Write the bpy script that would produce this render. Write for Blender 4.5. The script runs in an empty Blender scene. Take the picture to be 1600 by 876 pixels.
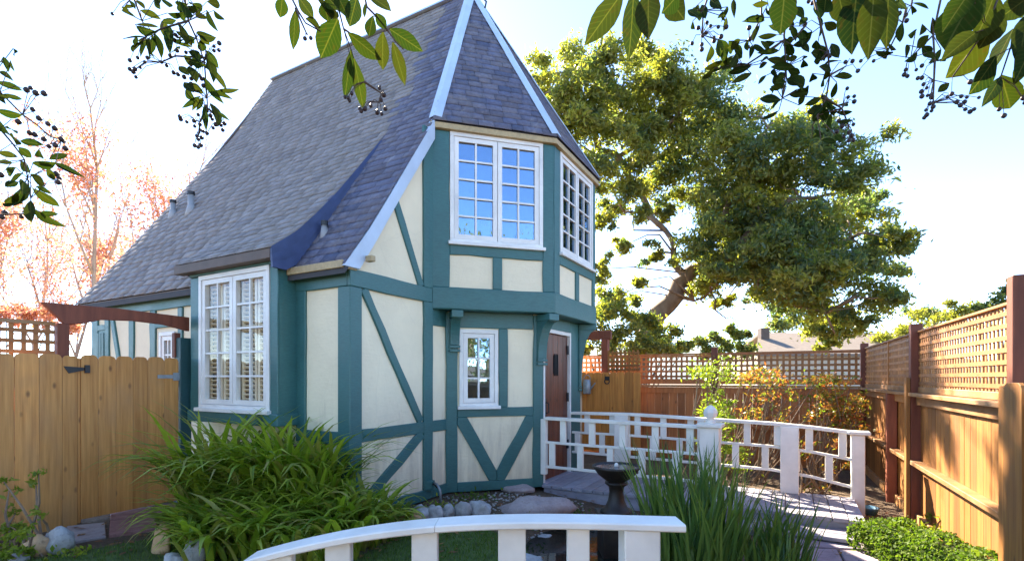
import bpy, bmesh, math, random
import numpy as np
from mathutils import Vector, Matrix, noise as mnoise

random.seed(7); RNG = np.random.default_rng(11)
scene = bpy.context.scene
COL = scene.collection

# ------------------------------------------------------------------ camera, sky, sun, exposure
F, CX, HY, EYE = 786.0, 800.0, 590.0, 1.5
cam = bpy.data.cameras.new('camera'); cam_o = bpy.data.objects.new('camera', cam); COL.objects.link(cam_o)
cam.sensor_width = 36.0; cam.lens = F / 1600 * 36; cam.shift_y = (HY - 438) / 1600
cam.clip_start = 0.05; cam.clip_end = 3000
cam_o.location = (0, 0, EYE); cam_o.rotation_euler = (math.radians(90), 0, 0)
scene.camera = cam_o

SUN_AZ, SUN_EL = math.radians(-20), math.radians(36)      # azimuth from +Y towards +X
w = bpy.data.worlds.new('World'); scene.world = w; w.use_nodes = True
nt = w.node_tree
sky = nt.nodes.new('ShaderNodeTexSky'); sky.sky_type = 'NISHITA'; sky.sun_disc = False
sky.sun_elevation = SUN_EL; sky.sun_rotation = SUN_AZ
sky.air_density = 0.6; sky.dust_density = 0.05; sky.ozone_density = 1.6
bg = nt.nodes['Background']; bg.inputs[1].default_value = 0.08
nt.links.new(sky.outputs[0], bg.inputs[0])
sl = bpy.data.lights.new('sun', 'SUN'); sl.energy = 3.5; sl.angle = math.radians(0.5); sl.color = (1.0, 0.86, 0.66)
so = bpy.data.objects.new('sun', sl); COL.objects.link(so)
sd = Vector((math.sin(SUN_AZ) * math.cos(SUN_EL), math.cos(SUN_AZ) * math.cos(SUN_EL), math.sin(SUN_EL)))
so.rotation_euler = sd.to_track_quat('Z', 'Y').to_euler(); so.location = sd * 60
scene.view_settings.view_transform = 'Standard'; scene.view_settings.look = 'None'
scene.view_settings.exposure = 3.15; scene.view_settings.gamma = 1.0
scene.cycles.max_bounces = 8; scene.cycles.transparent_max_bounces = 12
scene.cycles.caustics_reflective = False; scene.cycles.caustics_refractive = False
scene.cycles.use_denoising = True

# ------------------------------------------------------------------ helpers
def at(px, py, Y):
    return Vector(((px - CX) / F * Y, Y, EYE + (HY - py) / F * Y))

def thing(name, label, cat, loc=(0, 0, 0), rotz=0.0, group=None):
    o = bpy.data.objects.new(name, None); COL.objects.link(o)
    o.location = loc; o.rotation_euler = (0, 0, rotz); o.empty_display_size = 0.1
    o['label'] = label; o['category'] = cat
    if group: o['group'] = group
    return o

def tag(o, label, cat, group=None):
    o['label'] = label; o['category'] = cat
    if group: o['group'] = group
    return o

def rootloc(parent):
    p = parent
    while p.parent: p = p.parent
    return Vector(p.location)

def link(name, me, parent=None, kind=None, label=None):
    o = bpy.data.objects.new(name, me); COL.objects.link(o)
    if parent: o.parent = parent
    if kind: o['kind'] = kind
    if label: o['label'] = label
    return o

def mesh_np(name, V, Fc, mats, mi=None, smooth=False):
    """V (n,3), Fc (m,k) equal-sized faces"""
    V = np.asarray(V, np.float32); Fc = np.asarray(Fc, np.int32)
    me = bpy.data.meshes.new(name); k = Fc.shape[1]
    me.vertices.add(len(V)); me.vertices.foreach_set('co', V.ravel())
    me.loops.add(Fc.size); me.loops.foreach_set('vertex_index', Fc.ravel())
    me.polygons.add(len(Fc)); me.polygons.foreach_set('loop_start', np.arange(0, Fc.size, k, dtype=np.int32))
    me.polygons.foreach_set('loop_total', np.full(len(Fc), k, np.int32))
    for m in (mats if isinstance(mats, (list, tuple)) else [mats]): me.materials.append(m)
    if mi is not None: me.polygons.foreach_set('material_index', np.asarray(mi, np.int32))
    if smooth: me.polygons.foreach_set('use_smooth', np.ones(len(Fc), bool))
    me.update(calc_edges=True)
    return me

class MB:
    """collects closed shapes, builds ONE mesh"""
    def __init__(s): s.V = []; s.Fc = []
    def add(s, V, Fc):
        b = len(s.V); s.V += [tuple(v) for v in V]; s.Fc += [tuple(i + b for i in f) for f in Fc]
    def prism(s, bot, top):
        n = len(bot); b = len(s.V)
        s.V += [tuple(v) for v in bot] + [tuple(v) for v in top]
        s.Fc += [tuple(b + i for i in reversed(range(n))), tuple(b + n + i for i in range(n))]
        for i in range(n):
            j = (i + 1) % n; s.Fc.append((b + i, b + j, b + n + j, b + n + i))
    def bar(s, p, q, wd, ht, up=(0, 0, 1)):
        p, q = Vector(p), Vector(q); d = (q - p).normalized(); up = Vector(up)
        sx = d.cross(up)
        if sx.length < 1e-4: sx = d.cross(Vector((0, 1, 0)))
        sx.normalize(); uy = sx.cross(d).normalized()
        c = lambda o: [o + sx * (wd / 2 * a) + uy * (ht / 2 * b) for a, b in ((-1, -1), (1, -1), (1, 1), (-1, 1))]
        s.prism(c(p), c(q))
    def box(s, a, b):
        s.prism([(a[0], a[1], a[2]), (b[0], a[1], a[2]), (b[0], b[1], a[2]), (a[0], b[1], a[2])],
                [(a[0], a[1], b[2]), (b[0], a[1], b[2]), (b[0], b[1], b[2]), (a[0], b[1], b[2])])
    def lathe(s, c, prof, n=20):
        b = len(s.V)
        for r, z in prof:
            for i in range(n):
                a = 2 * math.pi * i / n; s.V.append((c[0] + r * math.cos(a), c[1] + r * math.sin(a), c[2] + z))
        for k in range(len(prof) - 1):
            for i in range(n):
                j = (i + 1) % n; s.Fc.append((b + k * n + i, b + k * n + j, b + (k + 1) * n + j, b + (k + 1) * n + i))
        s.Fc.append(tuple(b + i for i in reversed(range(n)))); e = b + (len(prof) - 1) * n
        s.Fc.append(tuple(e + i for i in range(n)))
    def tube(s, pts, rad, n=7):
        pts = [Vector(p) for p in pts]; b = len(s.V); m = len(pts); prev = None
        for k, p in enumerate(pts):
            d = (pts[min(k + 1, m - 1)] - pts[max(k - 1, 0)]).normalized()
            if prev is None:
                sx = d.cross(Vector((0.3, 1, 0.2))).normalized()
            else:
                sx = (prev - d * prev.dot(d)).normalized()
            prev = sx; sy = d.cross(sx)
            for i in range(n):
                a = 2 * math.pi * i / n; s.V.append(tuple(p + (sx * math.cos(a) + sy * math.sin(a)) * rad[k]))
        for k in range(m - 1):
            for i in range(n):
                j = (i + 1) % n; s.Fc.append((b + k * n + i, b + k * n + j, b + (k + 1) * n + j, b + (k + 1) * n + i))
        s.Fc.append(tuple(b + i for i in reversed(range(n)))); s.Fc.append(tuple(b + (m - 1) * n + i for i in range(n)))
    def loft(s, secs):
        b = len(s.V); n = len(secs[0])
        for q in secs: s.V += [tuple(v) for v in q]
        for k in range(len(secs) - 1):
            for i in range(n):
                j = (i + 1) % n; s.Fc.append((b + k * n + i, b + k * n + j, b + (k + 1) * n + j, b + (k + 1) * n + i))
        s.Fc += [tuple(b + i for i in reversed(range(n))), tuple(b + (len(secs) - 1) * n + i for i in range(n))]
    def build(s, name, mat, parent=None, off=None, bevel=0.0, smooth=False, kind=None, label=None, seg=1):
        bm = bmesh.new(); off = Vector(off) if off is not None else Vector((0, 0, 0))
        vs = [bm.verts.new(Vector(v) - off) for v in s.V]
        for f in s.Fc:
            try: bm.faces.new([vs[i] for i in f])
            except ValueError: pass
        bmesh.ops.recalc_face_normals(bm, faces=bm.faces[:])
        if bevel:
            bmesh.ops.bevel(bm, geom=bm.edges[:], offset=bevel, segments=seg, affect='EDGES', clamp_overlap=True)
        me = bpy.data.meshes.new(name); bm.to_mesh(me); bm.free(); me.materials.append(mat)
        if smooth:
            me.polygons.foreach_set('use_smooth', np.ones(len(me.polygons), bool))
        return link(name, me, parent, kind, label)

class Plane:
    """vertical plane: origin o (x,y), horizontal axis a, outward normal n; pt(t, z, d)"""
    def __init__(s, o, a, n): s.o = Vector((o[0], o[1])); s.a = Vector(a).normalized(); s.n = Vector(n).normalized()
    def pt(s, t, z, d=0.0):
        p = s.o + s.a * t + s.n * d; return Vector((p.x, p.y, z))
    def prism(s, mb, poly, d0, d1): mb.prism([s.pt(t, z, d0) for t, z in poly], [s.pt(t, z, d1) for t, z in poly])
    def rect(s, mb, t0, t1, z0, z1, d0, d1): s.prism(mb, [(t0, z0), (t1, z0), (t1, z1), (t0, z1)], d0, d1)
    def ang(s): return math.atan2(s.a.y, s.a.x)

def bandpoly(p, q, wd):
    p, q = Vector(p), Vector(q); d = (q - p).normalized(); k = Vector((-d.y, d.x)) * wd / 2
    return [tuple(p - k), tuple(q - k), tuple(q + k), tuple(p + k)]

# ------------------------------------------------------------------ materials
def M(name):
    m = bpy.data.materials.new(name); m.use_nodes = True
    return m, m.node_tree, m.node_tree.nodes['Principled BSDF']
def N(t, typ, **kw):
    n = t.nodes.new(typ)
    for k, v in kw.items(): setattr(n, k, v)
    return n
def ramp(t, src, stops):
    r = N(t, 'ShaderNodeValToRGB'); e = r.color_ramp.elements
    while len(e) < len(stops): e.new(0.5)
    for i, (p, c) in enumerate(stops): e[i].position = p; e[i].color = (*c, 1)
    t.links.new(src, r.inputs[0]); return r.outputs[0]
def mixc(t, fac, a, b, mode='MIX'):
    m = N(t, 'ShaderNodeMix', data_type='RGBA', blend_type=mode)
    for sock, v in ((m.inputs[0], fac), (m.inputs[6], a), (m.inputs[7], b)):
        if isinstance(v, (int, float)): sock.default_value = v
        elif isinstance(v, tuple): sock.default_value = (*v, 1)
        else: t.links.new(v, sock)
    return m.outputs[2]
def coords(t, scale=(1, 1, 1), rnd=0.0, kind='Object'):
    c = N(t, 'ShaderNodeTexCoord'); mp = N(t, 'ShaderNodeMapping'); mp.inputs['Scale'].default_value = scale
    src = c.outputs[kind]
    if rnd:
        oi = N(t, 'ShaderNodeObjectInfo'); mu = N(t, 'ShaderNodeMath', operation='MULTIPLY'); mu.inputs[1].default_value = rnd
        t.links.new(oi.outputs['Random'], mu.inputs[0])
        ad = N(t, 'ShaderNodeVectorMath', operation='ADD'); t.links.new(src, ad.inputs[0]); t.links.new(mu.outputs[0], ad.inputs[1]); src = ad.outputs[0]
    t.links.new(src, mp.inputs[0]); return mp.outputs[0]
def noise(t, vec, scale=5, detail=4, rough=0.6):
    n = N(t, 'ShaderNodeTexNoise'); n.inputs['Scale'].default_value = scale; n.inputs['Detail'].default_value = detail
    n.inputs['Roughness'].default_value = rough
    if vec is not None: t.links.new(vec, n.inputs['Vector'])
    return n.outputs['Fac']
def bump(t, b, h, strength=0.3, dist=0.01):
    n = N(t, 'ShaderNodeBump'); n.inputs['Strength'].default_value = strength; n.inputs['Distance'].default_value = dist
    t.links.new(h, n.inputs['Height']); t.links.new(n.outputs[0], b.inputs['Normal'])
def objrand(t): return N(t, 'ShaderNodeObjectInfo').outputs['Random']
def islrand(t): return N(t, 'ShaderNodeNewGeometry').outputs['Random Per Island']

def mat_plain(name, c, rough=0.6, var=0.12, sc=4.0, bp=0.1, metal=0.0):
    m, t, b = M(name); v = coords(t, rnd=7.0)
    n = noise(t, v, sc, 5); d = tuple(x * (1 - var) for x in c); l = tuple(min(1, x * (1 + var)) for x in c)
    t.links.new(ramp(t, n, [(0.3, d), (0.7, l)]), b.inputs['Base Color'])
    b.inputs['Roughness'].default_value = rough; b.inputs['Metallic'].default_value = metal
    if bp: bump(t, b, noise(t, v, sc * 12, 4), bp, 0.004)
    return m

def mat_paint(name, c, grain=(4, 4, 40), rough=0.45, wear=None, gm=0.42):
    """brush painted timber: faint grain, some tone drift, small worn spots"""
    m, t, b = M(name); v = coords(t, rnd=9.0)
    n1 = noise(t, v, 2.2, 4); n2 = noise(t, coords(t, grain, 9.0), 3, 5)
    base = ramp(t, n1, [(0.3, tuple(x * 0.82 for x in c)), (0.7, tuple(min(1, x * 1.12) for x in c))])
    base = mixc(t, gm, base, ramp(t, n2, [(0.35, tuple(x * 0.55 for x in c)), (0.65, c)]))
    if wear:
        base = mixc(t, ramp(t, noise(t, v, 9, 8, 0.75), [(0.67, (0, 0, 0)), (0.75, (0.6, 0.6, 0.6))]), base, wear)
        base = mixc(t, ramp(t, noise(t, coords(t, (2, 2, 2), 9.0), 1.4, 6, 0.7), [(0.5, (0, 0, 0)), (0.85, (0.12,) * 3)]), base, tuple(x * 0.7 for x in wear))
    t.links.new(base, b.inputs['Base Color'])
    t.links.new(ramp(t, n1, [(0.2, (rough - 0.1,) * 3), (0.8, (rough + 0.12,) * 3)]), b.inputs['Roughness'])
    bump(t, b, n2, 0.35, 0.006); return m

def mat_wood(name, c1, c2, knot, grain=(34, 34, 1.6), rough=0.62, grey=None, spread=0.35, knots=True):
    m, t, b = M(name)
    v = coords(t, grain, 13.0); g = noise(t, v, 1.0, 6, 0.62)
    col = ramp(t, g, [(0.28, c1), (0.5, tuple((a + d) / 2 for a, d in zip(c1, c2))), (0.72, c2)])
    r = objrand(t)
    tint = ramp(t, r, [(0.0, (1 - spread, 1 - spread * 1.15, 1 - spread * 1.3)), (0.5, (0.95, 0.93, 0.9)), (1.0, (1.15, 1.12, 1.1))])
    col = mixc(t, 1.0, col, tint, 'MULTIPLY')
    if knots:
        vo = N(t, 'ShaderNodeTexVoronoi'); vo.inputs['Scale'].default_value = 1.0
        t.links.new(coords(t, tuple(7.5 if x > 10 else 3.6 for x in grain), 5.0), vo.inputs['Vector'])
        kf = ramp(t, vo.outputs['Distance'], [(0.05, (0.75,) * 3), (0.15, (0, 0, 0))])
        col = mixc(t, kf, col, knot)
    if grey:
        low = noise(t, coords(t, (1.5, 1.5, 0.8), 3.0), 1.4, 4)
        col = mixc(t, ramp(t, low, [(0.45, (0, 0, 0)), (0.75, (0.75,) * 3)]), col, grey)
    t.links.new(col, b.inputs['Base Color']); b.inputs['Roughness'].default_value = rough
    bump(t, b, g, 0.35, 0.006); return m

def mat_leaf(name, cols, trans=0.45, rough=0.45, isl=True, tcol=None):
    m = bpy.data.materials.new(name); m.use_nodes = True; t = m.node_tree; b = t.nodes['Principled BSDF']
    out = t.nodes['Material Output']
    r = islrand(t) if isl else objrand(t)
    k = len(cols)
    c = ramp(t, r, [(i / max(1, k - 1), cc) for i, cc in enumerate(cols)])
    if not isl and rough > 0.7:      # midrib, side veins and blotches of the big near leaves
        oc = N(t, 'ShaderNodeTexCoord').outputs['Object']; sp = N(t, 'ShaderNodeSeparateXYZ'); t.links.new(oc, sp.inputs[0])
        ab = N(t, 'ShaderNodeMath', operation='ABSOLUTE'); t.links.new(sp.outputs[1], ab.inputs[0])
        sk = N(t, 'ShaderNodeMath', operation='MULTIPLY_ADD'); t.links.new(ab.outputs[0], sk.inputs[0]); sk.inputs[1].default_value = -0.55; t.links.new(sp.outputs[0], sk.inputs[2])
        fr = N(t, 'ShaderNodeMath', operation='MULTIPLY'); fr.inputs[1].default_value = 9.0; t.links.new(sk.outputs[0], fr.inputs[0]); pp = N(t, 'ShaderNodeMath', operation='PINGPONG'); pp.inputs[1].default_value = 0.5; t.links.new(fr.outputs[0], pp.inputs[0])
        c = mixc(t, ramp(t, pp.outputs[0], [(0.0, (0.5,) * 3), (0.16, (0, 0, 0))]), c, (0.06, 0.075, 0.02)); c = mixc(t, ramp(t, ab.outputs[0], [(0.012, (0.85,) * 3), (0.03, (0, 0, 0))]), c, (0.085, 0.095, 0.03))
        c = mixc(t, ramp(t, noise(t, coords(t, (3, 3, 3), 9.0), 1.6, 5, 0.7), [(0.55, (0, 0, 0)), (0.7, (0.6,) * 3)]), c, (0.06, 0.035, 0.012))
    t.links.new(c, b.inputs['Base Color']); b.inputs['Roughness'].default_value = rough
    b.inputs['Specular IOR Level'].default_value = 0.0 if not isl and rough > 0.7 else 0.3
    tr = N(t, 'ShaderNodeBsdfTranslucent'); cc = mixc(t, 1.0, c, tcol or (1.5, 1.7, 0.6), 'MULTIPLY'); t.links.new(cc, tr.inputs[0])
    mx = N(t, 'ShaderNodeMixShader'); mx.inputs[0].default_value = trans
    t.links.new(b.outputs[0], mx.inputs[1]); t.links.new(tr.outputs[0], mx.inputs[2]); t.links.new(mx.outputs[0], out.inputs[0])
    return m

def mat_glass(name, refl=0.25, tint=(0.75, 0.86, 1.0), see=(0.9, 0.92, 0.9), top=0.95):
    m = bpy.data.materials.new(name); m.use_nodes = True; t = m.node_tree; out = t.nodes['Material Output']
    t.nodes.remove(t.nodes['Principled BSDF'])
    g = N(t, 'ShaderNodeBsdfGlossy'); g.inputs['Color'].default_value = (*tint, 1); g.inputs['Roughness'].default_value = 0.015
    tr = N(t, 'ShaderNodeBsdfTransparent'); tr.inputs[0].default_value = (*see, 1)
    lw = N(t, 'ShaderNodeLayerWeight'); lw.inputs[0].default_value = 0.35
    mr = N(t, 'ShaderNodeMapRange'); mr.inputs[3].default_value = refl; mr.inputs[4].default_value = top
    t.links.new(lw.outputs['Fresnel'], mr.inputs[0])
    mx = N(t, 'ShaderNodeMixShader'); t.links.new(mr.outputs[0], mx.inputs[0])
    t.links.new(tr.outputs[0], mx.inputs[1]); t.links.new(g.outputs[0], mx.inputs[2])
    nz = noise(t, coords(t, (1, 1, 1), 5.0), 3.0, 2); bp = N(t, 'ShaderNodeBump'); bp.inputs['Strength'].default_value = 0.03; bp.inputs['Distance'].default_value = 0.02
    t.links.new(nz, bp.inputs['Height']); t.links.new(bp.outputs[0], g.inputs['Normal'])
    t.links.new(mx.outputs[0], out.inputs[0]); return m

def mat_stucco(name, c):
    m, t, b = M(name); v = coords(t)
    n = noise(t, v, 1.6, 6, 0.65); f = noise(t, v, 26, 6, 0.6); trow = noise(t, coords(t, (3, 3, 14)), 2.2, 4)
    base = ramp(t, n, [(0.3, tuple(x * 0.88 for x in c)), (0.65, c)])
    ck = N(t, 'ShaderNodeTexVoronoi', feature='DISTANCE_TO_EDGE'); ck.inputs['Scale'].default_value = 1.1; wv = mixc(t, 0.12, v, N(t, 'ShaderNodeTexNoise').outputs['Color']); t.links.new(wv, ck.inputs['Vector'])
    base = mixc(t, ramp(t, ck.outputs['Distance'], [(0.0, (0.13,) * 3), (0.005, (0, 0, 0))]), base, tuple(x * 0.6 for x in c))
    low = N(t, 'ShaderNodeSeparateXYZ'); t.links.new(v, low.inputs[0]); st = noise(t, coords(t, (9, 9, 1.2)), 1.0, 5, 0.7)
    lm = N(t, 'ShaderNodeMath', operation='SUBTRACT'); t.links.new(st, lm.inputs[0]); lz = N(t, 'ShaderNodeMath', operation='MULTIPLY'); lz.inputs[1].default_value = 0.28; t.links.new(low.outputs[2], lz.inputs[0]); t.links.new(lz.outputs[0], lm.inputs[1])
    base = mixc(t, ramp(t, lm.outputs[0], [(0.25, (0, 0, 0)), (0.5, (0.45,) * 3)]), base, (0.42, 0.35, 0.25))
    t.links.new(base, b.inputs['Base Color']); b.inputs['Roughness'].default_value = 0.85
    ad = N(t, 'ShaderNodeMath', operation='ADD'); t.links.new(f, ad.inputs[0]); t.links.new(trow, ad.inputs[1])
    bump(t, b, ad.outputs[0], 0.35, 0.012); return m

def mat_slate(name, cols, rough=0.72, streak=True):
    m, t, b = M(name); v = coords(t)
    r = islrand(t); r2 = objrand(t)
    ad = N(t, 'ShaderNodeMath', operation='ADD'); t.links.new(r, ad.inputs[0]); t.links.new(r2, ad.inputs[1])
    fr = N(t, 'ShaderNodeMath', operation='FRACT'); t.links.new(ad.outputs[0], fr.inputs[0])
    k = len(cols)
    c = ramp(t, fr.outputs[0], [(i / (k - 1), cc) for i, cc in enumerate(cols)])
    n = noise(t, v, 1.1, 6, 0.7); f = noise(t, v, 22, 6, 0.65)
    c = mixc(t, ramp(t, n, [(0.5, (0, 0, 0)), (0.72, (0.55,) * 3)]), c, (0.26, 0.23, 0.19))
    c = mixc(t, ramp(t, f, [(0.3, (0.5,) * 3), (0.6, (0, 0, 0))]), c, tuple(x * 0.5 for x in cols[0]))
    st = noise(t, coords(t, (0.8, 3.2, 0.8)), 2.0, 5, 0.7)
    c = mixc(t, ramp(t, st, [(0.62, (0, 0, 0)), (0.76, (0.5,) * 3)]), c, (0.42, 0.41, 0.40))
    t.links.new(c, b.inputs['Base Color']); b.inputs['Roughness'].default_value = rough; b.inputs['Specular IOR Level'].default_value = 0.3
    bump(t, b, f, 0.4, 0.006); return m

def mat_rock(name, c1, c2, sc=6.0):
    m, t, b = M(name); v = coords(t, rnd=11.0); n = noise(t, v, sc, 8, 0.7); n2 = noise(t, v, sc * 5, 5, 0.7)
    c = ramp(t, n, [(0.3, c1), (0.7, c2)]); c = mixc(t, ramp(t, n2, [(0.55, (0, 0, 0)), (0.7, (0.5,) * 3)]), c, tuple(x * 0.45 for x in c1))
    t.links.new(c, b.inputs['Base Color']); b.inputs['Roughness'].default_value = 0.85
    bump(t, b, n2, 0.6, 0.012); return m

MAT = {}
MAT['teal'] = mat_paint('teal paint', (0.045, 0.152, 0.148), (5, 5, 30), 0.42)
MAT['white'] = mat_paint('white paint', (0.82, 0.80, 0.75), (6, 6, 30), 0.4, gm=0.1)
MAT['rail_white'] = mat_paint('weathered white paint', (0.88, 0.84, 0.75), (5, 5, 5), 0.42, wear=(0.45, 0.40, 0.34), gm=0.07)
MAT['stucco'] = mat_stucco('cream stucco', (0.88, 0.775, 0.55))
MAT['tan'] = mat_paint('tan eave boards', (0.50, 0.38, 0.20), (8, 8, 8), 0.6)
MAT['brown'] = mat_plain('brown fascia', (0.10, 0.065, 0.045), 0.6, 0.25)
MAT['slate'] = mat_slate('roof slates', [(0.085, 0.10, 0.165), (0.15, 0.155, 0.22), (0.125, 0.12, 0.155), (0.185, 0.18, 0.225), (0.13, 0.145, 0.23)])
MAT['slate_warm'] = mat_slate('warm grey slates', [(0.20, 0.185, 0.185), (0.28, 0.255, 0.235), (0.235, 0.212, 0.20), (0.32, 0.29, 0.27), (0.25, 0.235, 0.235)])  # paler, warmer grey for the main slope behind its front strip
MAT['slate_dark'] = mat_plain('cheek slates', (0.045, 0.065, 0.15), 0.5, 0.2, 5, 0.2)
MAT['under'] = mat_plain('roof felt', (0.05, 0.05, 0.055), 0.8)
MAT['metal'] = mat_plain('pale painted hip metal', (0.50, 0.60, 0.72), 0.34, 0.1, 3, 0.05)
MAT['lead'] = mat_plain('grey lead', (0.35, 0.34, 0.33), 0.5, 0.2)
MAT['glass'] = mat_glass('window glass', 0.26, (0.5, 0.72, 1.0))
MAT['glass_clear'] = mat_glass('clear window glass', 0.012, (1, 1, 1), (1, 1, 1), 0.10)
MAT['curtain'] = mat_plain('cream shutter paint', (0.85, 0.74, 0.52), 0.5, 0.06)
MAT['room'] = mat_plain('room plaster', (0.42, 0.33, 0.22), 0.8, 0.1)
MAT['door'] = mat_wood('oiled oak door', (0.08, 0.022, 0.010), (0.22, 0.066, 0.028), (0.03, 0.012, 0.008), (40, 40, 1.5), 0.4)
MAT['iron'] = mat_plain('black iron', (0.015, 0.015, 0.017), 0.45, 0.2)
MAT['cedar'] = mat_wood('new cedar boards', (0.46, 0.19, 0.045), (0.74, 0.37, 0.11), (0.13, 0.05, 0.02), spread=0.22, grey=(0.40, 0.21, 0.09))
MAT['cedar_rail'] = mat_wood('cedar rails', (0.26, 0.115, 0.035), (0.44, 0.22, 0.075), (0.13, 0.05, 0.02), (8, 8, 20), spread=0.25, grey=(0.36, 0.25, 0.15), knots=False)
MAT['cedar_old'] = mat_wood('older cedar boards', (0.20, 0.073, 0.014), (0.42, 0.185, 0.036), (0.08, 0.03, 0.012), spread=0.4, grey=(0.24, 0.11, 0.035))
MAT['redwood'] = mat_wood('red stained posts', (0.135, 0.034, 0.017), (0.23, 0.065, 0.031), (0.08, 0.02, 0.015), (20, 20, 3), spread=0.2, knots=False)
MAT['cedar_gate'] = mat_wood('orange gate boards', (0.38, 0.14, 0.026), (0.62, 0.27, 0.055), (0.12, 0.045, 0.018), spread=0.3)
MAT['redback'] = mat_wood('back fence boards', (0.32, 0.105, 0.028), (0.52, 0.20, 0.06), (0.08, 0.03, 0.015), spread=0.35)
MAT['lattice'] = mat_wood('lattice slats', (0.26, 0.105, 0.030), (0.46, 0.21, 0.065), (0.12, 0.05, 0.02), (9, 9, 9), spread=0.25, knots=False)
MAT['greenpost'] = mat_paint('dark green post', (0.02, 0.075, 0.08), (6, 6, 30), 0.5)
MAT['deck'] = mat_wood('grey violet deck boards', (0.25, 0.25, 0.31), (0.40, 0.39, 0.46), (0.12, 0.1, 0.1), (7, 7, 20), 0.55, spread=0.25, knots=False)
MAT['rock'] = mat_rock('grey garden stone', (0.20, 0.19, 0.17), (0.46, 0.45, 0.44))
MAT['rock_pale'] = mat_rock('pale round stone', (0.25, 0.25, 0.25), (0.52, 0.52, 0.52))
MAT['rock_tan'] = mat_rock('tan sandstone', (0.36, 0.20, 0.09), (0.62, 0.42, 0.24))
MAT['rock_mauve'] = mat_rock('mauve sandstone', (0.26, 0.21, 0.21), (0.44, 0.38, 0.37))
MAT['flag'] = mat_rock('brick red flagstone', (0.22, 0.10, 0.09), (0.34, 0.17, 0.15))
MAT['flag_mauve'] = mat_rock('mauve path slabs', (0.24, 0.19, 0.23), (0.36, 0.30, 0.34))
MAT['bronze'] = mat_plain('bronzed fountain', (0.022, 0.015, 0.011), 0.5, 0.5, 8, 0.3)
MAT['bark'] = mat_wood('tree bark', (0.13, 0.085, 0.055), (0.30, 0.22, 0.15), (0.05, 0.04, 0.03), (6, 6, 2), 0.85, knots=False)
MAT['bark_pale'] = mat_wood('pale bark', (0.34, 0.27, 0.21), (0.55, 0.46, 0.38), (0.2, 0.15, 0.1), (8, 8, 3), 0.85, knots=False)
MAT['twig'] = mat_plain('twig bark', (0.075, 0.05, 0.035), 0.8, 0.3)
MAT['berry'] = mat_plain('dark seed pods', (0.028, 0.016, 0.018), 0.5, 0.3)
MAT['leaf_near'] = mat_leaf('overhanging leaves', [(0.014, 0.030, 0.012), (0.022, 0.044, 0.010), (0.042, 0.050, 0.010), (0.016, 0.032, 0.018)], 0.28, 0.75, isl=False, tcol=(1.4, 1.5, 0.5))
MAT['leaf_a'] = mat_leaf('tree leaves olive', [(0.13, 0.145, 0.05), (0.21, 0.215, 0.065), (0.29, 0.27, 0.08), (0.16, 0.17, 0.065)], 0.58)
MAT['leaf_b'] = mat_leaf('tree leaves deep green', [(0.08, 0.12, 0.07), (0.115, 0.16, 0.095), (0.155, 0.185, 0.075)], 0.55)
MAT['leaf_c'] = mat_leaf('tree leaves yellow', [(0.22, 0.23, 0.05), (0.32, 0.30, 0.07), (0.26, 0.21, 0.06)], 0.55)
MAT['leaf_pink'] = mat_leaf('autumn leaves', [(0.58, 0.24, 0.15), (0.66, 0.33, 0.16), (0.60, 0.28, 0.22), (0.64, 0.38, 0.24)], 0.45, 0.6, tcol=(1.1, 1.05, 0.95))
MAT['strap'] = mat_leaf('strap leaves', [(0.10, 0.175, 0.018), (0.23, 0.32, 0.03), (0.38, 0.43, 0.06), (0.14, 0.22, 0.02), (0.34, 0.28, 0.09)], 0.35, 0.38)
MAT['iris'] = mat_leaf('iris leaves', [(0.06, 0.125, 0.045), (0.11, 0.19, 0.05), (0.21, 0.28, 0.06), (0.08, 0.15, 0.06)], 0.3, 0.35)
MAT['strap_o'] = mat_leaf('strap leaves front', [(0.10, 0.175, 0.018), (0.23, 0.32, 0.03), (0.38, 0.43, 0.06), (0.14, 0.22, 0.02), (0.34, 0.28, 0.09)], 0.35, 0.38, isl=False)
MAT['iris_o'] = mat_leaf('iris leaves front', [(0.06, 0.125, 0.045), (0.11, 0.19, 0.05), (0.21, 0.28, 0.06), (0.08, 0.15, 0.06)], 0.3, 0.35, isl=False)
MAT['grass'] = mat_leaf('lawn blades', [(0.05, 0.10, 0.015), (0.09, 0.16, 0.02), (0.13, 0.19, 0.03)], 0.3, 0.5)
MAT['hedge'] = mat_leaf('hedge leaves', [(0.05, 0.10, 0.014), (0.10, 0.16, 0.02), (0.16, 0.21, 0.035)], 0.35, 0.72)
MAT['nandina'] = mat_leaf('nandina leaves', [(0.10, 0.16, 0.03), (0.17, 0.20, 0.04), (0.48, 0.11, 0.06), (0.12, 0.17, 0.035), (0.32, 0.20, 0.05), (0.42, 0.10, 0.06)], 0.45, 0.4)
MAT['nandina_green'] = mat_leaf('nandina green leaves', [(0.11, 0.18, 0.025), (0.26, 0.30, 0.04), (0.17, 0.23, 0.035)], 0.45, 0.4)
MAT['blue'] = mat_plain('blue plastic', (0.06, 0.16, 0.26), 0.4)
MAT['grey_metal'] = mat_plain('galvanised metal', (0.28, 0.31, 0.34), 0.4, 0.25, 10, 0.1, 0.4)
MAT['tile_tan'] = mat_plain('tan shingles', (0.20, 0.16, 0.125), 0.8, 0.15, 6)
MAT['wall_far'] = mat_plain('far wall paint', (0.55, 0.48, 0.38), 0.8)
MAT['core'] = mat_plain('twiggy core', (0.03, 0.028, 0.015), 0.9)

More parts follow.
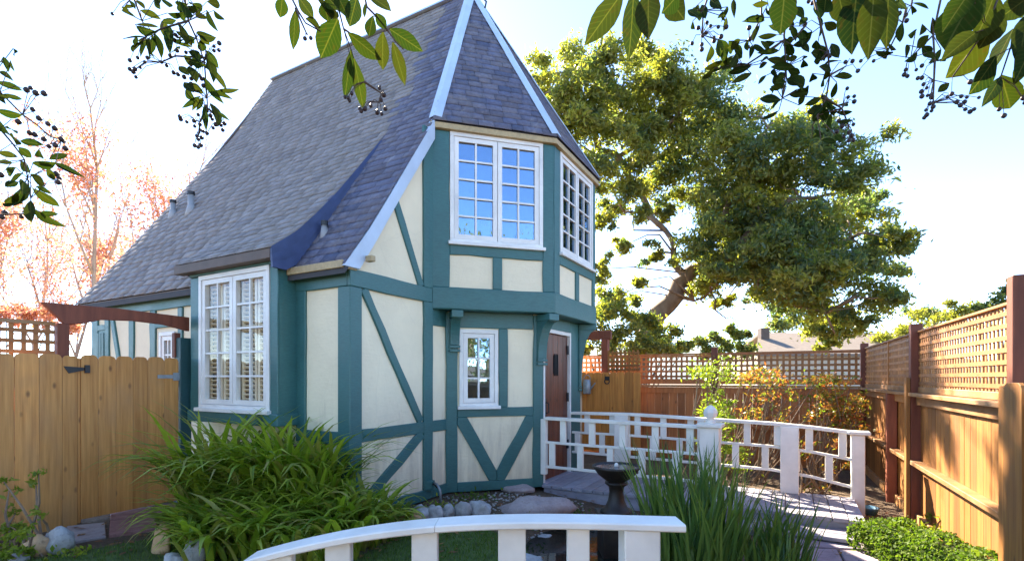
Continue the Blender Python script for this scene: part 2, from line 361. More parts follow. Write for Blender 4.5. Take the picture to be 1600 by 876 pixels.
# ------------------------------------------------------------------ terrain
def gz(x, y):
    x = np.asarray(x, float); y = np.asarray(y, float)
    z = 0.03 - 0.13 / (1 + np.exp(-(x - 0.6) * 3.0))
    d = ((x - 1.0) / 1.05) ** 2 + ((y - 5.05) / 0.85) ** 2
    z = z - 0.34 * np.exp(-np.clip(d, 0, 50) ** 2 * 1.1)
    return z
def gzf(x, y): return float(gz(x, y))

def build_ground():
    fx = np.concatenate([-np.geomspace(900, 9, 22), np.arange(-8.4, 8.5, 0.14), np.geomspace(9, 900, 22)])
    fy = np.concatenate([-np.geomspace(900, 3.5, 20), np.arange(-3, 14.1, 0.14), np.geomspace(15, 1500, 24)])
    X, Y = np.meshgrid(fx, fy); Z = gz(X, Y)
    near = (abs(X) < 9) & (Y > -3.2) & (Y < 14.2)
    Z = Z + np.where(near, 0.012 * np.sin(X * 9.1 + 1.3 * np.sin(Y * 7)) * np.sin(Y * 8.3 + np.sin(X * 5)), 0)
    nx, ny = len(fx), len(fy); i = np.arange(nx * ny).reshape(ny, nx)
    Fc = np.stack([i[:-1, :-1], i[:-1, 1:], i[1:, 1:], i[1:, :-1]], -1).reshape(-1, 4)
    m, t, b = M('garden soil and mulch'); v = coords(t)
    n = noise(t, v, 3.0, 8, 0.7); f = noise(t, v, 38, 6, 0.7)
    c = ramp(t, n, [(0.3, (0.10, 0.065, 0.04)), (0.55, (0.17, 0.115, 0.07)), (0.75, (0.24, 0.17, 0.11))])
    c = mixc(t, ramp(t, f, [(0.4, (0.6,) * 3), (0.6, (0, 0, 0))]), c, (0.06, 0.04, 0.025))
    t.links.new(c, b.inputs['Base Color']); b.inputs['Roughness'].default_value = 0.95
    bump(t, b, f, 0.9, 0.03)
    o = link('ground', mesh_np('ground', np.stack([X, Y, Z], -1).reshape(-1, 3), Fc, m, smooth=True), kind='structure')
build_ground()

def sheet(name, poly, mat, dz=0.005, step=0.12, kind='structure'):
    bm = bmesh.new(); vs = [bm.verts.new((x, y, 0)) for x, y in poly]; bm.faces.new(vs)
    xs = [p[0] for p in poly]; ys = [p[1] for p in poly]
    for k in np.arange(min(xs) + step, max(xs), step):
        bmesh.ops.bisect_plane(bm, geom=bm.verts[:] + bm.edges[:] + bm.faces[:], plane_co=(k, 0, 0), plane_no=(1, 0, 0))
    for k in np.arange(min(ys) + step, max(ys), step):
        bmesh.ops.bisect_plane(bm, geom=bm.verts[:] + bm.edges[:] + bm.faces[:], plane_co=(0, k, 0), plane_no=(0, 1, 0))
    for v in bm.verts: v.co.z = gzf(v.co.x, v.co.y) + dz
    bmesh.ops.recalc_face_normals(bm, faces=bm.faces[:])
    if bm.faces[0].normal.z < 0: bmesh.ops.reverse_faces(bm, faces=bm.faces[:])
    me = bpy.data.meshes.new(name); bm.to_mesh(me); bm.free(); me.materials.append(mat)
    return link(name, me, None, kind)

def inpoly(x, y, poly):
    r = False; j = len(poly) - 1
    for i in range(len(poly)):
        if (poly[i][1] > y) != (poly[j][1] > y) and x < (poly[j][0] - poly[i][0]) * (y - poly[i][1]) / (poly[j][1] - poly[i][1]) + poly[i][0]: r = not r
        j = i
    return r

MAT['turf'] = mat_plain('turf soil', (0.07, 0.11, 0.025), 0.95, 0.4, 9, 0.6)
LAWN_A = [(-4.2, 3.7), (-3.3, 4.55), (-2.75, 4.75), (-2.2, 4.3), (-1.6, 3.7), (-0.9, 3.6), (-1.0, 2.6), (-4.0, 2.4)]
LAWN_B = [(-1.1, 3.0), (-1.3, 4.0), (-0.95, 4.75), (-0.35, 5.0), (0.0, 4.95), (0.15, 4.6), (0.1, 3.9), (0.4, 3.2), (0.3, 2.8)]
sheet('lawn', LAWN_A, MAT['turf'], 0.014); sheet('lawn.001', LAWN_B, MAT['turf'], 0.018)
def grass(poly, n, hmax=0.07):
    xs = [p[0] for p in poly]; ys = [p[1] for p in poly]; V = []; 
    while len(V) < n * 3:
        x = random.uniform(min(xs), max(xs)); y = random.uniform(min(ys), max(ys))
        if not inpoly(x, y, poly): continue
        z = gzf(x, y); h = random.uniform(0.4, 1) * hmax; a = random.uniform(0, 6.28); b = random.uniform(0, 6.28); l = random.uniform(0.1, 0.7) * h
        wx, wy = 0.0035 * math.cos(a), 0.0035 * math.sin(a)
        V += [(x - wx, y - wy, z), (x + wx, y + wy, z), (x + l * math.cos(b), y + l * math.sin(b), z + h)]
    return V
gv = grass(LAWN_A, 9000) + grass(LAWN_B, 12000)
link('grass', mesh_np('grass', gv, np.arange(len(gv)).reshape(-1, 3), MAT['grass']), kind='stuff')

# pond
def build_pond():
    m, t, b = M('pond water'); b.inputs['Base Color'].default_value = (0.012, 0.016, 0.012, 1); b.inputs['Roughness'].default_value = 0.04
    bump(t, b, noise(t, coords(t), 6, 3), 0.08, 0.02)
    V = [(1.0 + 1.15 * math.cos(a), 5.05 + 0.92 * math.sin(a), -0.2) for a in np.linspace(0, 2 * math.pi, 40, endpoint=False)]
    mb = MB(); mb.V = V; mb.Fc = [tuple(range(40))]; mb.build('water', m, kind='structure')
build_pond()

# ------------------------------------------------------------------ the cottage (local axes: x = s along the front, y = -w into the house)
TH = math.radians(29)
U = Vector((math.sin(TH), math.cos(TH))); NN = Vector((math.cos(TH), -math.sin(TH)))
P0 = Vector((-1.607, 4.992))
house = thing('cottage', 'small cream and teal half-timbered cottage with steep slate roof and corner turret', 'cottage', (P0.x, P0.y, 0), math.radians(61))
def LW(s, w, z): # local -> world
    p = P0 + U * s + NN * w; return Vector((p.x, p.y, z))
def HP(o, a, n): return Plane((o[0], -o[1]), (a[0], -a[1]), (n[0], -n[1]))
R2 = math.sqrt(0.5)
front = HP((0, 0), (1, 0), (0, 1)); side = HP((0, 0), (0, -1), (-1, 0))
lowA = HP((1.583, 0), (R2, R2), (-R2, R2)); lowB = HP((2.484, 0.901), (1, 0), (0, 1)); lowC = HP((3.869, 0.901), (R2, -R2), (R2, R2))
upA = HP((1.291, 0), (R2, R2), (-R2, R2)); upB = HP((2.405, 1.114), (1, 0), (0, 1)); upC = HP((3.965, 1.114), (R2, -R2), (R2, R2))
bayF = HP((-0.23, -0.77), (0, -1), (-1, 0)); bayR = HP((0, -0.77), (-1, 0), (0, 1)); bayL = HP((0, -2.34), (-1, 0), (0, -1))
right = HP((6.36, 0), (0, -1), (1, 0)); back = HP((0, -5.4), (1, 0), (0, -1))
LA, LB, UA, UB = 1.274, 1.385, 1.576, 1.56
PROF = [(3.18, 7.70), (2.30, 6.15), (1.30, 4.65), (0.50, 3.49), (0.20, 3.05), (-0.13, 2.60)]
DORM = [(3.18, 7.70), (2.30, 6.15), (1.30, 4.65), (0.78, 3.99), (0.45, 3.58), (0.18, 3.28), (-0.06, 3.03), (-0.36, 2.80)]
def zprof(s, prof=PROF):
    s = 6.36 - s if s > 3.18 else s
    for (s1, z1), (s0, z0) in zip(prof[:-1], prof[1:]):
        if s0 <= s <= s1: return z0 + (z1 - z0) * (s - s0) / (s1 - s0)
    return prof[-1][1]

def wallgrid(pl, t0, t1, z0, z1, holes, name='wall', mat='stucco', th=0.12):
    ts = sorted({t0, t1, *[h[0] for h in holes], *[h[1] for h in holes]}); zs = sorted({z0, z1, *[h[2] for h in holes], *[h[3] for h in holes]})
    mb = MB()
    for a, b in zip(ts[:-1], ts[1:]):
        for c, d in zip(zs[:-1], zs[1:]):
            if any(h[0] <= a and b <= h[1] and h[2] <= c and d <= h[3] for h in holes): continue
            pl.rect(mb, a, b, c, d, -th, 0)
    return mb.build(name, MAT[mat], house)

def poly_wall(pl, poly, th=0.12):
    mb = MB(); pl.prism(mb, poly, -th, 0); return mb.build('wall', MAT['stucco'], house)
poly_wall(front, [(0.0, 0.05), (1.60, 0.05), (1.60, 4.9), (1.40, 4.75), (1.30, 4.60), (0.5, 3.42), (0.0, 2.70)])
poly_wall(front, [(4.77, 0.05), (6.36, 0.05), (6.36, 2.7), (5.86, 3.42), (5.06, 4.6), (4.77, 4.9)])
poly_wall(back, [(0, 0.05), (6.36, 0.05), (6.36, 2.7)] + [(6.36 - s, z - 0.08) for s, z in PROF[::-1][1:]] + [(s, z - 0.08) for s, z in PROF[1:-1]] + [(0, 2.7)])
BAYW = (0.122, 1.394, 1.15, 2.67)        # window in bay front (t, z)
wallgrid(side, 0.12, 5.4, 0.05, 2.66, [(0.95, 2.2, 1.0, 2.55), (3.12, 3.5, 1.5, 2.1)])
poly_wall(right, [(0.12, 0.05), (5.4, 0.05), (5.4, 2.66), (0.12, 2.66)])
AW1 = (0.17, 0.68, 1.13, 2.12); AWU = (0.224, 1.43, 3.16, 4.52); BWU = (0.187, 1.443, 3.16, 4.52)
DOOR = (0.075, 0.945, 0.10, 2.115)
wallgrid(lowA, 0, LA, 0.05, 2.5, [AW1]); wallgrid(lowB, 0, LB, 0.05, 2.5, [(0.05, 0.96, 0.05, 2.14)]); wallgrid(lowC, 0, LA, 0.05, 2.5, [])
wallgrid(upA, 0.02, UA, 2.36, 4.58, [AWU]); wallgrid(upB, 0, UB, 2.36, 4.58, [BWU]); wallgrid(upC, 0, UA - 0.02, 2.36, 4.58, [])
# inside: floors and a partition so that rooms read as rooms
mb = MB(); mb.prism([(p[0], p[1], 2.40) for p in [(0.1, 5.3), (0.1, 0.1), (1.45, 0.0), (2.44, -1.06), (3.92, -1.06), (4.9, 0), (6.26, 0.1), (6.26, 5.3)]],
                    [(p[0], p[1], 2.50) for p in [(0.1, 5.3), (0.1, 0.1), (1.45, 0.0), (2.44, -1.06), (3.92, -1.06), (4.9, 0), (6.26, 0.1), (6.26, 5.3)]])
mb.build('upper_floor', MAT['room'], house)
mb = MB(); mb.box((0.1, 2.9, 0.1), (6.26, 3.0, 2.4)); mb.box((1.9, 2.0, 2.5), (4.4, 2.1, 5.0)); mb.build('partition', MAT['room'], house)
mb = MB(); mb.box((0.1, 0.1, 0.0), (6.26, 5.3, 0.09)); mb.build('lower_floor', MAT['room'], house)

def timber(pl, poly, d0=-0.01, d1=0.025, mat='teal', bev=0.006, name='timber', label=None):
    if mat == 'teal' and name == 'timber':       # hand hewn edges
        q = []
        for a, b in zip(poly, poly[1:] + poly[:1]):
            q.append(a); L = math.hypot(b[0] - a[0], b[1] - a[1]); n = int(L / 0.22)
            if n > 1:
                for k in range(1, n): f = k / n; j = random.gauss(0, 0.0042); q.append((a[0] + (b[0] - a[0]) * f - (b[1] - a[1]) / L * j, a[1] + (b[1] - a[1]) * f + (b[0] - a[0]) / L * j))
        poly = q
    mb = MB(); pl.prism(mb, poly, d0, d1); return mb.build(name, MAT[mat], house, bevel=bev, label=label)
def R(t0, t1, z0, z1): return [(t0, z0), (t1, z0), (t1, z1), (t0, z1)]
# corner post: square section standing proud of both walls
mb = MB(); mb.box((-0.03, -0.03, 0.05), (0.135, 0.145, 2.41)); mb.build('timber', MAT['teal'], house, bevel=0.008)
# front (gable) wall timbers
timber(front, R(-0.03, 1.27, 2.41, 2.58), d1=0.034)
timber(front, R(1.12, 1.285, 0.17, 2.41), d1=0.03); timber(front, R(1.12, 1.285, 2.58, 4.50), d1=0.03)
timber(front, bandpoly((0.17, 2.41), (1.075, 0.98), 0.105)); timber(front, R(0.135, 1.12, 0.845, 0.98))
timber(front, bandpoly((1.10, 0.845), (0.14, 0.20), 0.115)); timber(front, R(0.135, 1.285, 0.05, 0.17), d1=0.032)
timber(front, bandpoly((0.64, 3.46), (1.085, 2.58), 0.10), d1=0.02)
timber(front, R(1.285, 1.60, 0.845, 0.98)); timber(front, R(1.285, 1.585, 0.05, 0.17), d1=0.032); timber(front, R(1.285, 1.60, 2.14, 2.40), d1=0.02)
# side wall timbers
timber(side, R(0.012, 0.78, 2.412, 2.565), d1=0.032); timber(side, R(0.145, 0.78, 0.83, 0.96)); timber(side, R(0.63, 0.78, 0.96, 2.42)); timber(side, R(0.145, 0.78, 0.05, 0.17))
# far part of the side wall, behind the gate
timber(side, R(2.36, 5.40, 2.40, 2.60), d1=0.03)
for a, b in ((5.22, 5.40), (4.17, 4.30), (3.60, 3.74), (2.95, 3.06), (4.88, 5.0)): timber(side, R(a, b, 0.17, 2.40))
timber(side, bandpoly((4.80, 2.40), (4.50, 1.4), 0.09)); timber(side, R(2.36, 5.4, 1.15, 1.27)); timber(side, R(3.06, 3.60, 2.16, 2.27))
timber(side, R(5.0, 5.22, 2.2, 2.28))
v = MB(); side.rect(v, 5.0, 5.22, 1.62, 2.2, -0.01, 0.015); hatch = v.build('hatch', MAT['teal'], house)
for k in range(4):
    v = MB(); side.rect(v, 5.02 + k * 0.05, 5.055 + k * 0.05, 1.66, 2.16, 0.015, 0.03); v.build('slat', MAT['teal'], hatch)
# bay: box with corner boards
wallgrid(bayF, 0, 1.57, 1.03, 2.80, [BAYW], mat='teal', th=0.05); 
timber(bayR, R(0.0, 0.18, 1.03, 2.80), -0.04, 0.0, bev=0, name='bay_side'); timber(bayL, R(0.0, 0.18, 1.03, 2.80), -0.04, 0, bev=0, name='bay_side')
timber(bayF, R(-0.004, BAYW[0] - 0.002, 1.03, 2.66), 0, 0.02); timber(bayF, R(BAYW[1] + 0.002, 1.574, 1.03, 2.66), 0, 0.02)
timber(bayF, R(-0.012, 1.582, 2.67, 2.80), 0, 0.03); timber(bayF, R(-0.03, 1.60, 1.00, 1.13), -0.24, 0.045, bev=0.01)
mb = MB(); mb.box((-0.2, 0.77, 1.0), (0, 2.34, 1.03)); mb.build('bay_floor', MAT['teal'], house)
# turret, lower storey
timber(lowA, R(0.0, 0.145, 0.05, 2.33), d1=0.03); timber(lowA, R(1.16, LA + 0.012, 0.05, 2.33), d1=0.03)
timber(lowA, R(0.145, 1.16, 0.05, 0.17), d1=0.034); timber(lowA, R(0.145, 1.16, 1.0, 1.12)); timber(lowA, R(0.69, 0.81, 1.12, 2.14)); timber(lowA, R(0.145, 1.16, 2.14, 2.36), d1=0.02)
timber(lowA, [(0.145, 1.0), (0.145, 0.90), (0.56, 0.17), (0.66, 0.17), (0.66, 0.30), (0.27, 1.0)]); timber(lowA, [(1.16, 1.0), (1.06, 1.0), (0.664, 0.30), (0.664, 0.17), (0.77, 0.17), (1.16, 0.86)])
timber(lowB, R(0.985, LB + 0.01, 0.05, 2.36), d1=0.02); timber(lowB, R(-0.01, 0.028, 0.05, 2.36), d1=0.026); timber(lowB, R(0.028, 0.985, 2.175, 2.36), d1=0.02)
timber(lowC, R(0, LA, 0.05, 0.2)); timber(lowC, R(0, 0.13, 0.2, 2.36)); timber(lowC, R(LA - 0.14, LA, 0.2, 2.36)); timber(lowC, R(0.13, LA - 0.14, 1.0, 1.12))
# turret, upper storey
for pl, L, W0 in ((upA, UA, AWU), (upB, UB, BWU), (upC, UA, BWU)):
    timber(pl, R(-0.014 if pl is not upA else 0.0, L + 0.014 if pl is not upC else L, 2.335, 2.61), d1=0.035, bev=0.012)
    timber(pl, R(0.0, W0[0] - 0.004, 2.61, 4.52), d1=0.022); timber(pl, R(W0[1] + 0.004, L + 0.004, 2.61, 4.52), d1=0.022)
    timber(pl, R(W0[0], W0[1], 3.01, 3.14)); m_ = (W0[0] + W0[1]) / 2; timber(pl, R(m_ - 0.06, m_ + 0.06, 2.61, 3.01))
# underside boards of the overhang
mb = MB(); und = [(1.30, 0.0), (2.405, -1.114), (3.965, -1.114), (5.06, 0.0)]
mb.prism([(x, y, 2.34) for x, y in und], [(x, y, 2.39) for x, y in und]); mb.build('soffit', MAT['teal'], house)

def bracket(o, d, wd=0.13, hgt=0.62, dep=0.2):
    """curved corbel under the overhang; o = foot on the wall (s,w), d = outward direction"""
    pl = Plane((o[0], -o[1]), (d[0], -d[1]), (-d[1], -d[0]))
    top = 2.335; prof = [(0.0, top - hgt), (0.035, top - hgt)]
    for k in range(1, 9):
        a = k / 8 * math.pi / 2; prof.append((0.035 + (dep - 0.035) * (1 - math.cos(a)), top - hgt + (hgt - 0.10) * math.sin(a)))
    prof += [(dep, top), (0.0, top)]
    mb = MB(); pl.prism(mb, prof, -wd / 2, wd / 2); b = mb.build('bracket', MAT['teal'], house, bevel=0.004)
    mb = MB()
    for zz in (top - hgt - 0.035, top - hgt - 0.085): pl.rect(mb, 0.0, 0.045, zz, zz + 0.03, -wd / 2 - 0.008, wd / 2 + 0.008)
    mb.build('moulding', MAT['teal'], b)
    mb = MB(); pl.rect(mb, 0.0, dep + 0.03, top - 0.09, top - 0.004, -wd / 2 - 0.012, wd / 2 + 0.012); mb.build('corbel_block', MAT['teal'], b, bevel=0.005)
bracket((1.583 + 0.055, 0.095), (-R2, R2), 0.12, 0.42)
c22, s22 = math.cos(math.radians(67.5)), math.sin(math.radians(67.5))
bracket((2.484, 0.901), (-c22, s22), 0.15, 0.58, 0.235); bracket((3.869, 0.901), (c22, s22), 0.15, 0.95, 0.235)

# ---- windows
PANE = {}
def window(pl, t0, t1, z0, z1, casements=2, cols=2, rows=5, glass='glass', d=0.03, fw=0.05, sw=0.055, sill=True):
    dw = MB()
    dw.V = []; ring = lambda mb, a, b, c, e, wd, q0, q1: [pl.rect(mb, a, b, c, c + wd, q0, q1), pl.rect(mb, a, b, e - wd, e, q0, q1), pl.rect(mb, a, a + wd, c + wd, e - wd, q0, q1), pl.rect(mb, b - wd, b, c + wd, e - wd, q0, q1)]
    ring(dw, t0, t1, z0, z1, fw, -0.08, d); win = dw.build('window', MAT['white'], house, bevel=0.003)
    if sill:
        mb = MB(); pl.rect(mb, t0 - 0.025, t1 + 0.025, z0 - 0.03, z0 + 0.012, -0.06, d + 0.04); mb.build('sill', MAT['white'], win, bevel=0.004)
    n = casements; iw = (t1 - t0 - 2 * fw) / n
    for i in range(n):
        a = t0 + fw + i * iw + 0.004; b = a + iw - 0.008; c = z0 + fw + 0.004; e = z1 - fw - 0.004
        mb = MB(); ring(mb, a, b, c, e, sw, -0.035, d - 0.012)
        pw = (b - a - 2 * sw) / cols; ph = (e - c - 2 * sw) / rows
        for k in range(1, cols): x = a + sw + k * pw; pl.rect(mb, x - 0.011, x + 0.011, c + sw, e - sw, -0.018, d - 0.018)
        for k in range(1, rows): z = c + sw + k * ph; pl.rect(mb, a + sw, b - sw, z - 0.0105, z + 0.0105, -0.016, d - 0.020)
        mb.build('sash', MAT['white'], win)
        key = (glass, round(pw, 3), round(ph, 3))
        if key not in PANE:
            me = bpy.data.meshes.new('pane'); hw, hh = pw / 2 - 0.002, ph / 2 - 0.002
            q = MB(); q.box((-hw, -0.002, -hh), (hw, 0.002, hh)); o_ = q.build('pane', MAT[glass], win); PANE[key] = o_.data; bpy.data.objects.remove(o_)
        for k in range(cols):
            for r in range(rows):
                o = link('pane', PANE[key], win); o.location = pl.pt(a + sw + (k + 0.5) * pw, c + sw + (r + 0.5) * ph, -0.012)
                o.rotation_euler = (random.gauss(0, 0.010), random.gauss(0, 0.002), pl.ang() + random.gauss(0, 0.010))
    return win
wA = window(upA, *AWU); wB = window(upB, *BWU); wL = window(lowA, *AW1, casements=1, cols=2, rows=3)
wBay = window(bayF, *BAYW, glass='glass_clear'); window(side, 3.12, 3.5, 1.5, 2.1, 1, 2, 2, glass='glass_clear')
# inside shutters of the bay window
for i, t in enumerate((0.16, 0.78)):
    mb = MB()
    for a, b in ((t, t + 0.27), (t + 0.29, t + 0.56)):
        bayF.rect(mb, a, a + 0.035, 1.2, 2.62, -0.085, -0.06); bayF.rect(mb, b - 0.035, b, 1.2, 2.62, -0.085, -0.06)
        for k in range(27):
            z = 1.25 + k * 0.05; p = bayF
            mb.prism([p.pt(a + 0.035, z, -0.095), p.pt(b - 0.035, z, -0.095), p.pt(b - 0.035, z + 0.006, -0.095), p.pt(a + 0.035, z + 0.006, -0.095)],
                     [p.pt(a + 0.035, z + 0.022, -0.055), p.pt(b - 0.035, z + 0.022, -0.055), p.pt(b - 0.035, z + 0.029, -0.055), p.pt(a + 0.035, z + 0.029, -0.055)])
    mb.build('shutter', MAT['curtain'], wBay)
# thin curtains behind the turret windows
def curtain(pl, t0, t1, z0, z1, win, d=-0.16):
    V = []; n = 24
    for i in range(n + 1):
        t = t0 + (t1 - t0) * i / n; dd = d + 0.02 * math.sin(i * 1.9)
        V += [pl.pt(t, z0, dd), pl.pt(t, z1, dd)]
    me = mesh_np('curtain', [tuple(v) for v in V], [(2 * i, 2 * i + 2, 2 * i + 3, 2 * i + 1) for i in range(n)], MAT['white'], smooth=True)
    link('curtain', me, win)
curtain(upB, 0.22, 0.42, 3.2, 4.48, wB); curtain(upB, 1.2, 1.41, 3.2, 4.48, wB); curtain(lowA, 0.2, 0.29, 1.16, 2.1, wL)

# ---- front door
dmb = MB(); lowB.rect(dmb, DOOR[0], DOOR[1], DOOR[2], DOOR[3], -0.07, -0.03); door = dmb.build('door', MAT['door'], house)
nb = 5; bw = (DOOR[1] - DOOR[0]) / nb
for k in range(nb):
    mb = MB(); a = DOOR[0] + k * bw; holes = k in (2, 3)
    if k == 2:
        lowB.rect(mb, a + 0.004, a + bw - 0.004, DOOR[2] + 0.005, 1.55, -0.03, -0.012); lowB.rect(mb, a + 0.004, a + bw - 0.004, 1.82, DOOR[3] - 0.005, -0.03, -0.012)
    else: lowB.rect(mb, a + 0.004, a + bw - 0.004, DOOR[2] + 0.005, DOOR[3] - 0.005, -0.03, -0.012)
    mb.build('plank', MAT['door'], door, bevel=0.003)
mb = MB(); lowB.rect(mb, DOOR[0] + 2 * bw + 0.01, DOOR[0] + 3 * bw - 0.01, 1.56, 1.81, -0.035, -0.02); mb.build('pane', MAT['glass'], door)
mb = MB()
for k in range(3): x = DOOR[0] + 2 * bw + 0.03 + k * 0.055; lowB.rect(mb, x, x + 0.012, 1.53, 1.84, -0.018, 0.004)
mb.build('grille', MAT['iron'], door)
mb = MB(); lowB.rect(mb, 0.12, 0.17, 0.98, 1.22, -0.012, 0.006); mb.tube([lowB.pt(0.145, 1.02, 0.006), lowB.pt(0.145, 1.03, 0.05), lowB.pt(0.145, 1.15, 0.05), lowB.pt(0.145, 1.17, 0.006)], [0.009] * 4); mb.build('handle', MAT['iron'], door)
for z in (0.45, 1.15, 1.85):
    mb = MB(); lowB.rect(mb, 0.90, 0.955, z, z + 0.13, -0.012, 0.012); mb.build('hinge', MAT['iron'], door)
for poly in (R(0.028, 0.073, 0.08, 2.175), R(0.947, 0.985, 0.08, 2.175), R(0.073, 0.947, 2.12, 2.172)):
    timber(lowB, poly, -0.05, 0.032, 'white', 0.003, 'door_frame')
mb = MB(); lowB.rect(mb, 0.02, 0.99, 0.05, 0.098, -0.12, 0.06); mb.build('threshold', MAT['deck'], house)

# ---- roof: felt sheets, slates, flashings
APEX = Vector((3.18, 0.668, 7.72))
def hipw(s): # front limit w of the main slope at s
    return 0.07 if s <= 1.27 else 0.07 + (-0.668 - 0.07) * (s - 1.27) / (3.18 - 1.27)
def roof_sheet(prof, w0, w1fn, mirror=False, name='roof_deck', lift=-0.03):
    mb = MB()
    for (s1, z1), (s0, z0) in zip(prof[:-1], prof[1:]):
        f = (lambda s: 6.36 - s) if mirror else (lambda s: s)
        a = [(f(s0), -w0, z0), (f(s0), -w1fn(s0), z0), (f(s1), -w1fn(s1), z1), (f(s1), -w0, z1)]
        mb.prism([(x, y, z + lift - 0.06) for x, y, z in a], [(x, y, z + lift) for x, y, z in a])
    return mb.build(name, MAT['under'], house)
roof_sheet(PROF, -5.62, hipw); roof_sheet(PROF, -5.62, hipw, True)
roof_sheet([(1.30, 4.65)] + DORM[3:], -2.46, lambda s: -0.73)
# dormer cheeks
for ww, tt in ((-0.74, -0.76), (-2.44, -2.42)):
    up = DORM[2:]; dn = [(s, zprof(s) - 0.05) for s, z in reversed(DORM[3:]) if s > -0.1]
    poly = [(s, z - 0.005) for s, z in up] + [(-0.33, 2.74)] + dn
    mb = MB(); mb.prism([(s, -ww, z) for s, z in poly], [(s, -tt, z) for s, z in poly]); mb.build('dormer_cheek', MAT['slate_dark'], house)
# rows of dark slates lapped along the rolled edge of the dormer
for k in range(3):
    mb = MB()
    for (s1, z1), (s0, z0) in zip(DORM[2:-1], DORM[3:]):
        for j in range(2):
            fa, fb = j / 2, (j + 1) / 2
            pa = (s1 + (s0 - s1) * fa, z1 + (z0 - z1) * fa); pb = (s1 + (s0 - s1) * fb, z1 + (z0 - z1) * fb)
            ga = max(0.004, (pa[1] - max(zprof(pa[0]), 2.6)) / 3); gb = max(0.004, (pb[1] - max(zprof(pb[0]), 2.6)) / 3)
            q = lambda p, g, kk, y: (p[0], y, p[1] + 0.012 - g * kk)
            mb.prism([q(pa, ga, k, 0.735 - 0.008 * k), q(pb, gb, k, 0.735 - 0.008 * k), q(pb, gb, k + 1.1, 0.735 - 0.008 * k), q(pa, ga, k + 1.1, 0.735 - 0.008 * k)],
                     [q(pa, ga, k, 0.712 - 0.008 * k), q(pb, gb, k, 0.712 - 0.008 * k), q(pb, gb, k + 1.1, 0.700 - 0.008 * k), q(pa, ga, k + 1.1, 0.700 - 0.008 * k)])
    mb.build('edge_slate_row', MAT['slate_dark'], house)

WARM_GREY = set(); KEEP = []
SL = []   # (corners in local space [bl, br, tr, tl], normal)
def arc(prof):
    P = [Vector((s, z)) for s, z in prof]; L = [0]
    for a, b in zip(P[:-1], P[1:]): L.append(L[-1] + (b - a).length)
    return P, L
def on(P, L, b):
    b = max(0, min(L[-1], b))
    for i in range(len(P) - 1):
        if b <= L[i + 1] + 1e-9:
            f = (b - L[i]) / (L[i + 1] - L[i]); return P[i].lerp(P[i + 1], f)
EXP = 0.118
def course(prof, wl, wr, b_lo, b_hi, wmin=0.2, wmax=0.34):
    P, L = arc(prof); lo = on(P, L, b_lo); hi = on(P, L, b_hi); d = (hi - lo).normalized(); nz = Vector((-abs(d.y), abs(d.x)))
    x0, x1 = wl, wr(lo.x); x = x0 - random.uniform(0, 0.2)
    while x < x1 - 0.03:
        wd = random.uniform(wmin, wmax); a, b = max(x, x0), min(x + wd, x1); x += wd
        if b - a < 0.03: continue
        j = random.gauss(0, 0.003); xb = min(b, wr(hi.x)) if wr(hi.x) < x1 else b
        if xb <= a + 0.01: xb = a + 0.012
        l2 = lo - d * (0.0 + j)
        SL.append(([(l2.x, -a, l2.y), (l2.x, -b, l2.y), (hi.x, -xb, hi.y), (hi.x, -a, hi.y)], (nz.x, 0, nz.y)))
        if (a + b) / 2 < -0.74 - 0.25 * max(0, lo.x - 1.27): WARM_GREY.add(id(SL[-1][0])); KEEP.append(SL[-1][0])
P_, L_ = arc(PROF); Pd, Ld = arc(DORM); bsplit = L_[2]
nC = int(L_[-1] / EXP) + 1
for i in range(nC):
    b1 = i * EXP; b2 = min(b1 + EXP, L_[-1] + 0.02); top = max(0, b1 - EXP * 0.55)
    if b2 <= bsplit + 0.02: course(PROF, -5.64, hipw, b2, top)
    else:
        course(PROF, -5.64, lambda s: -2.44, b2, top); course(PROF, -0.77, lambda s: 0.075, b2, top)
for i in range(int(bsplit / EXP), int(Ld[-1] / EXP) + 1):
    b1 = i * EXP; b2 = min(b1 + EXP, Ld[-1] + 0.02)
    if b2 <= bsplit + 0.02: continue
    course(DORM, -2.47, lambda s: -0.715, b2, b1 - EXP * 0.55)
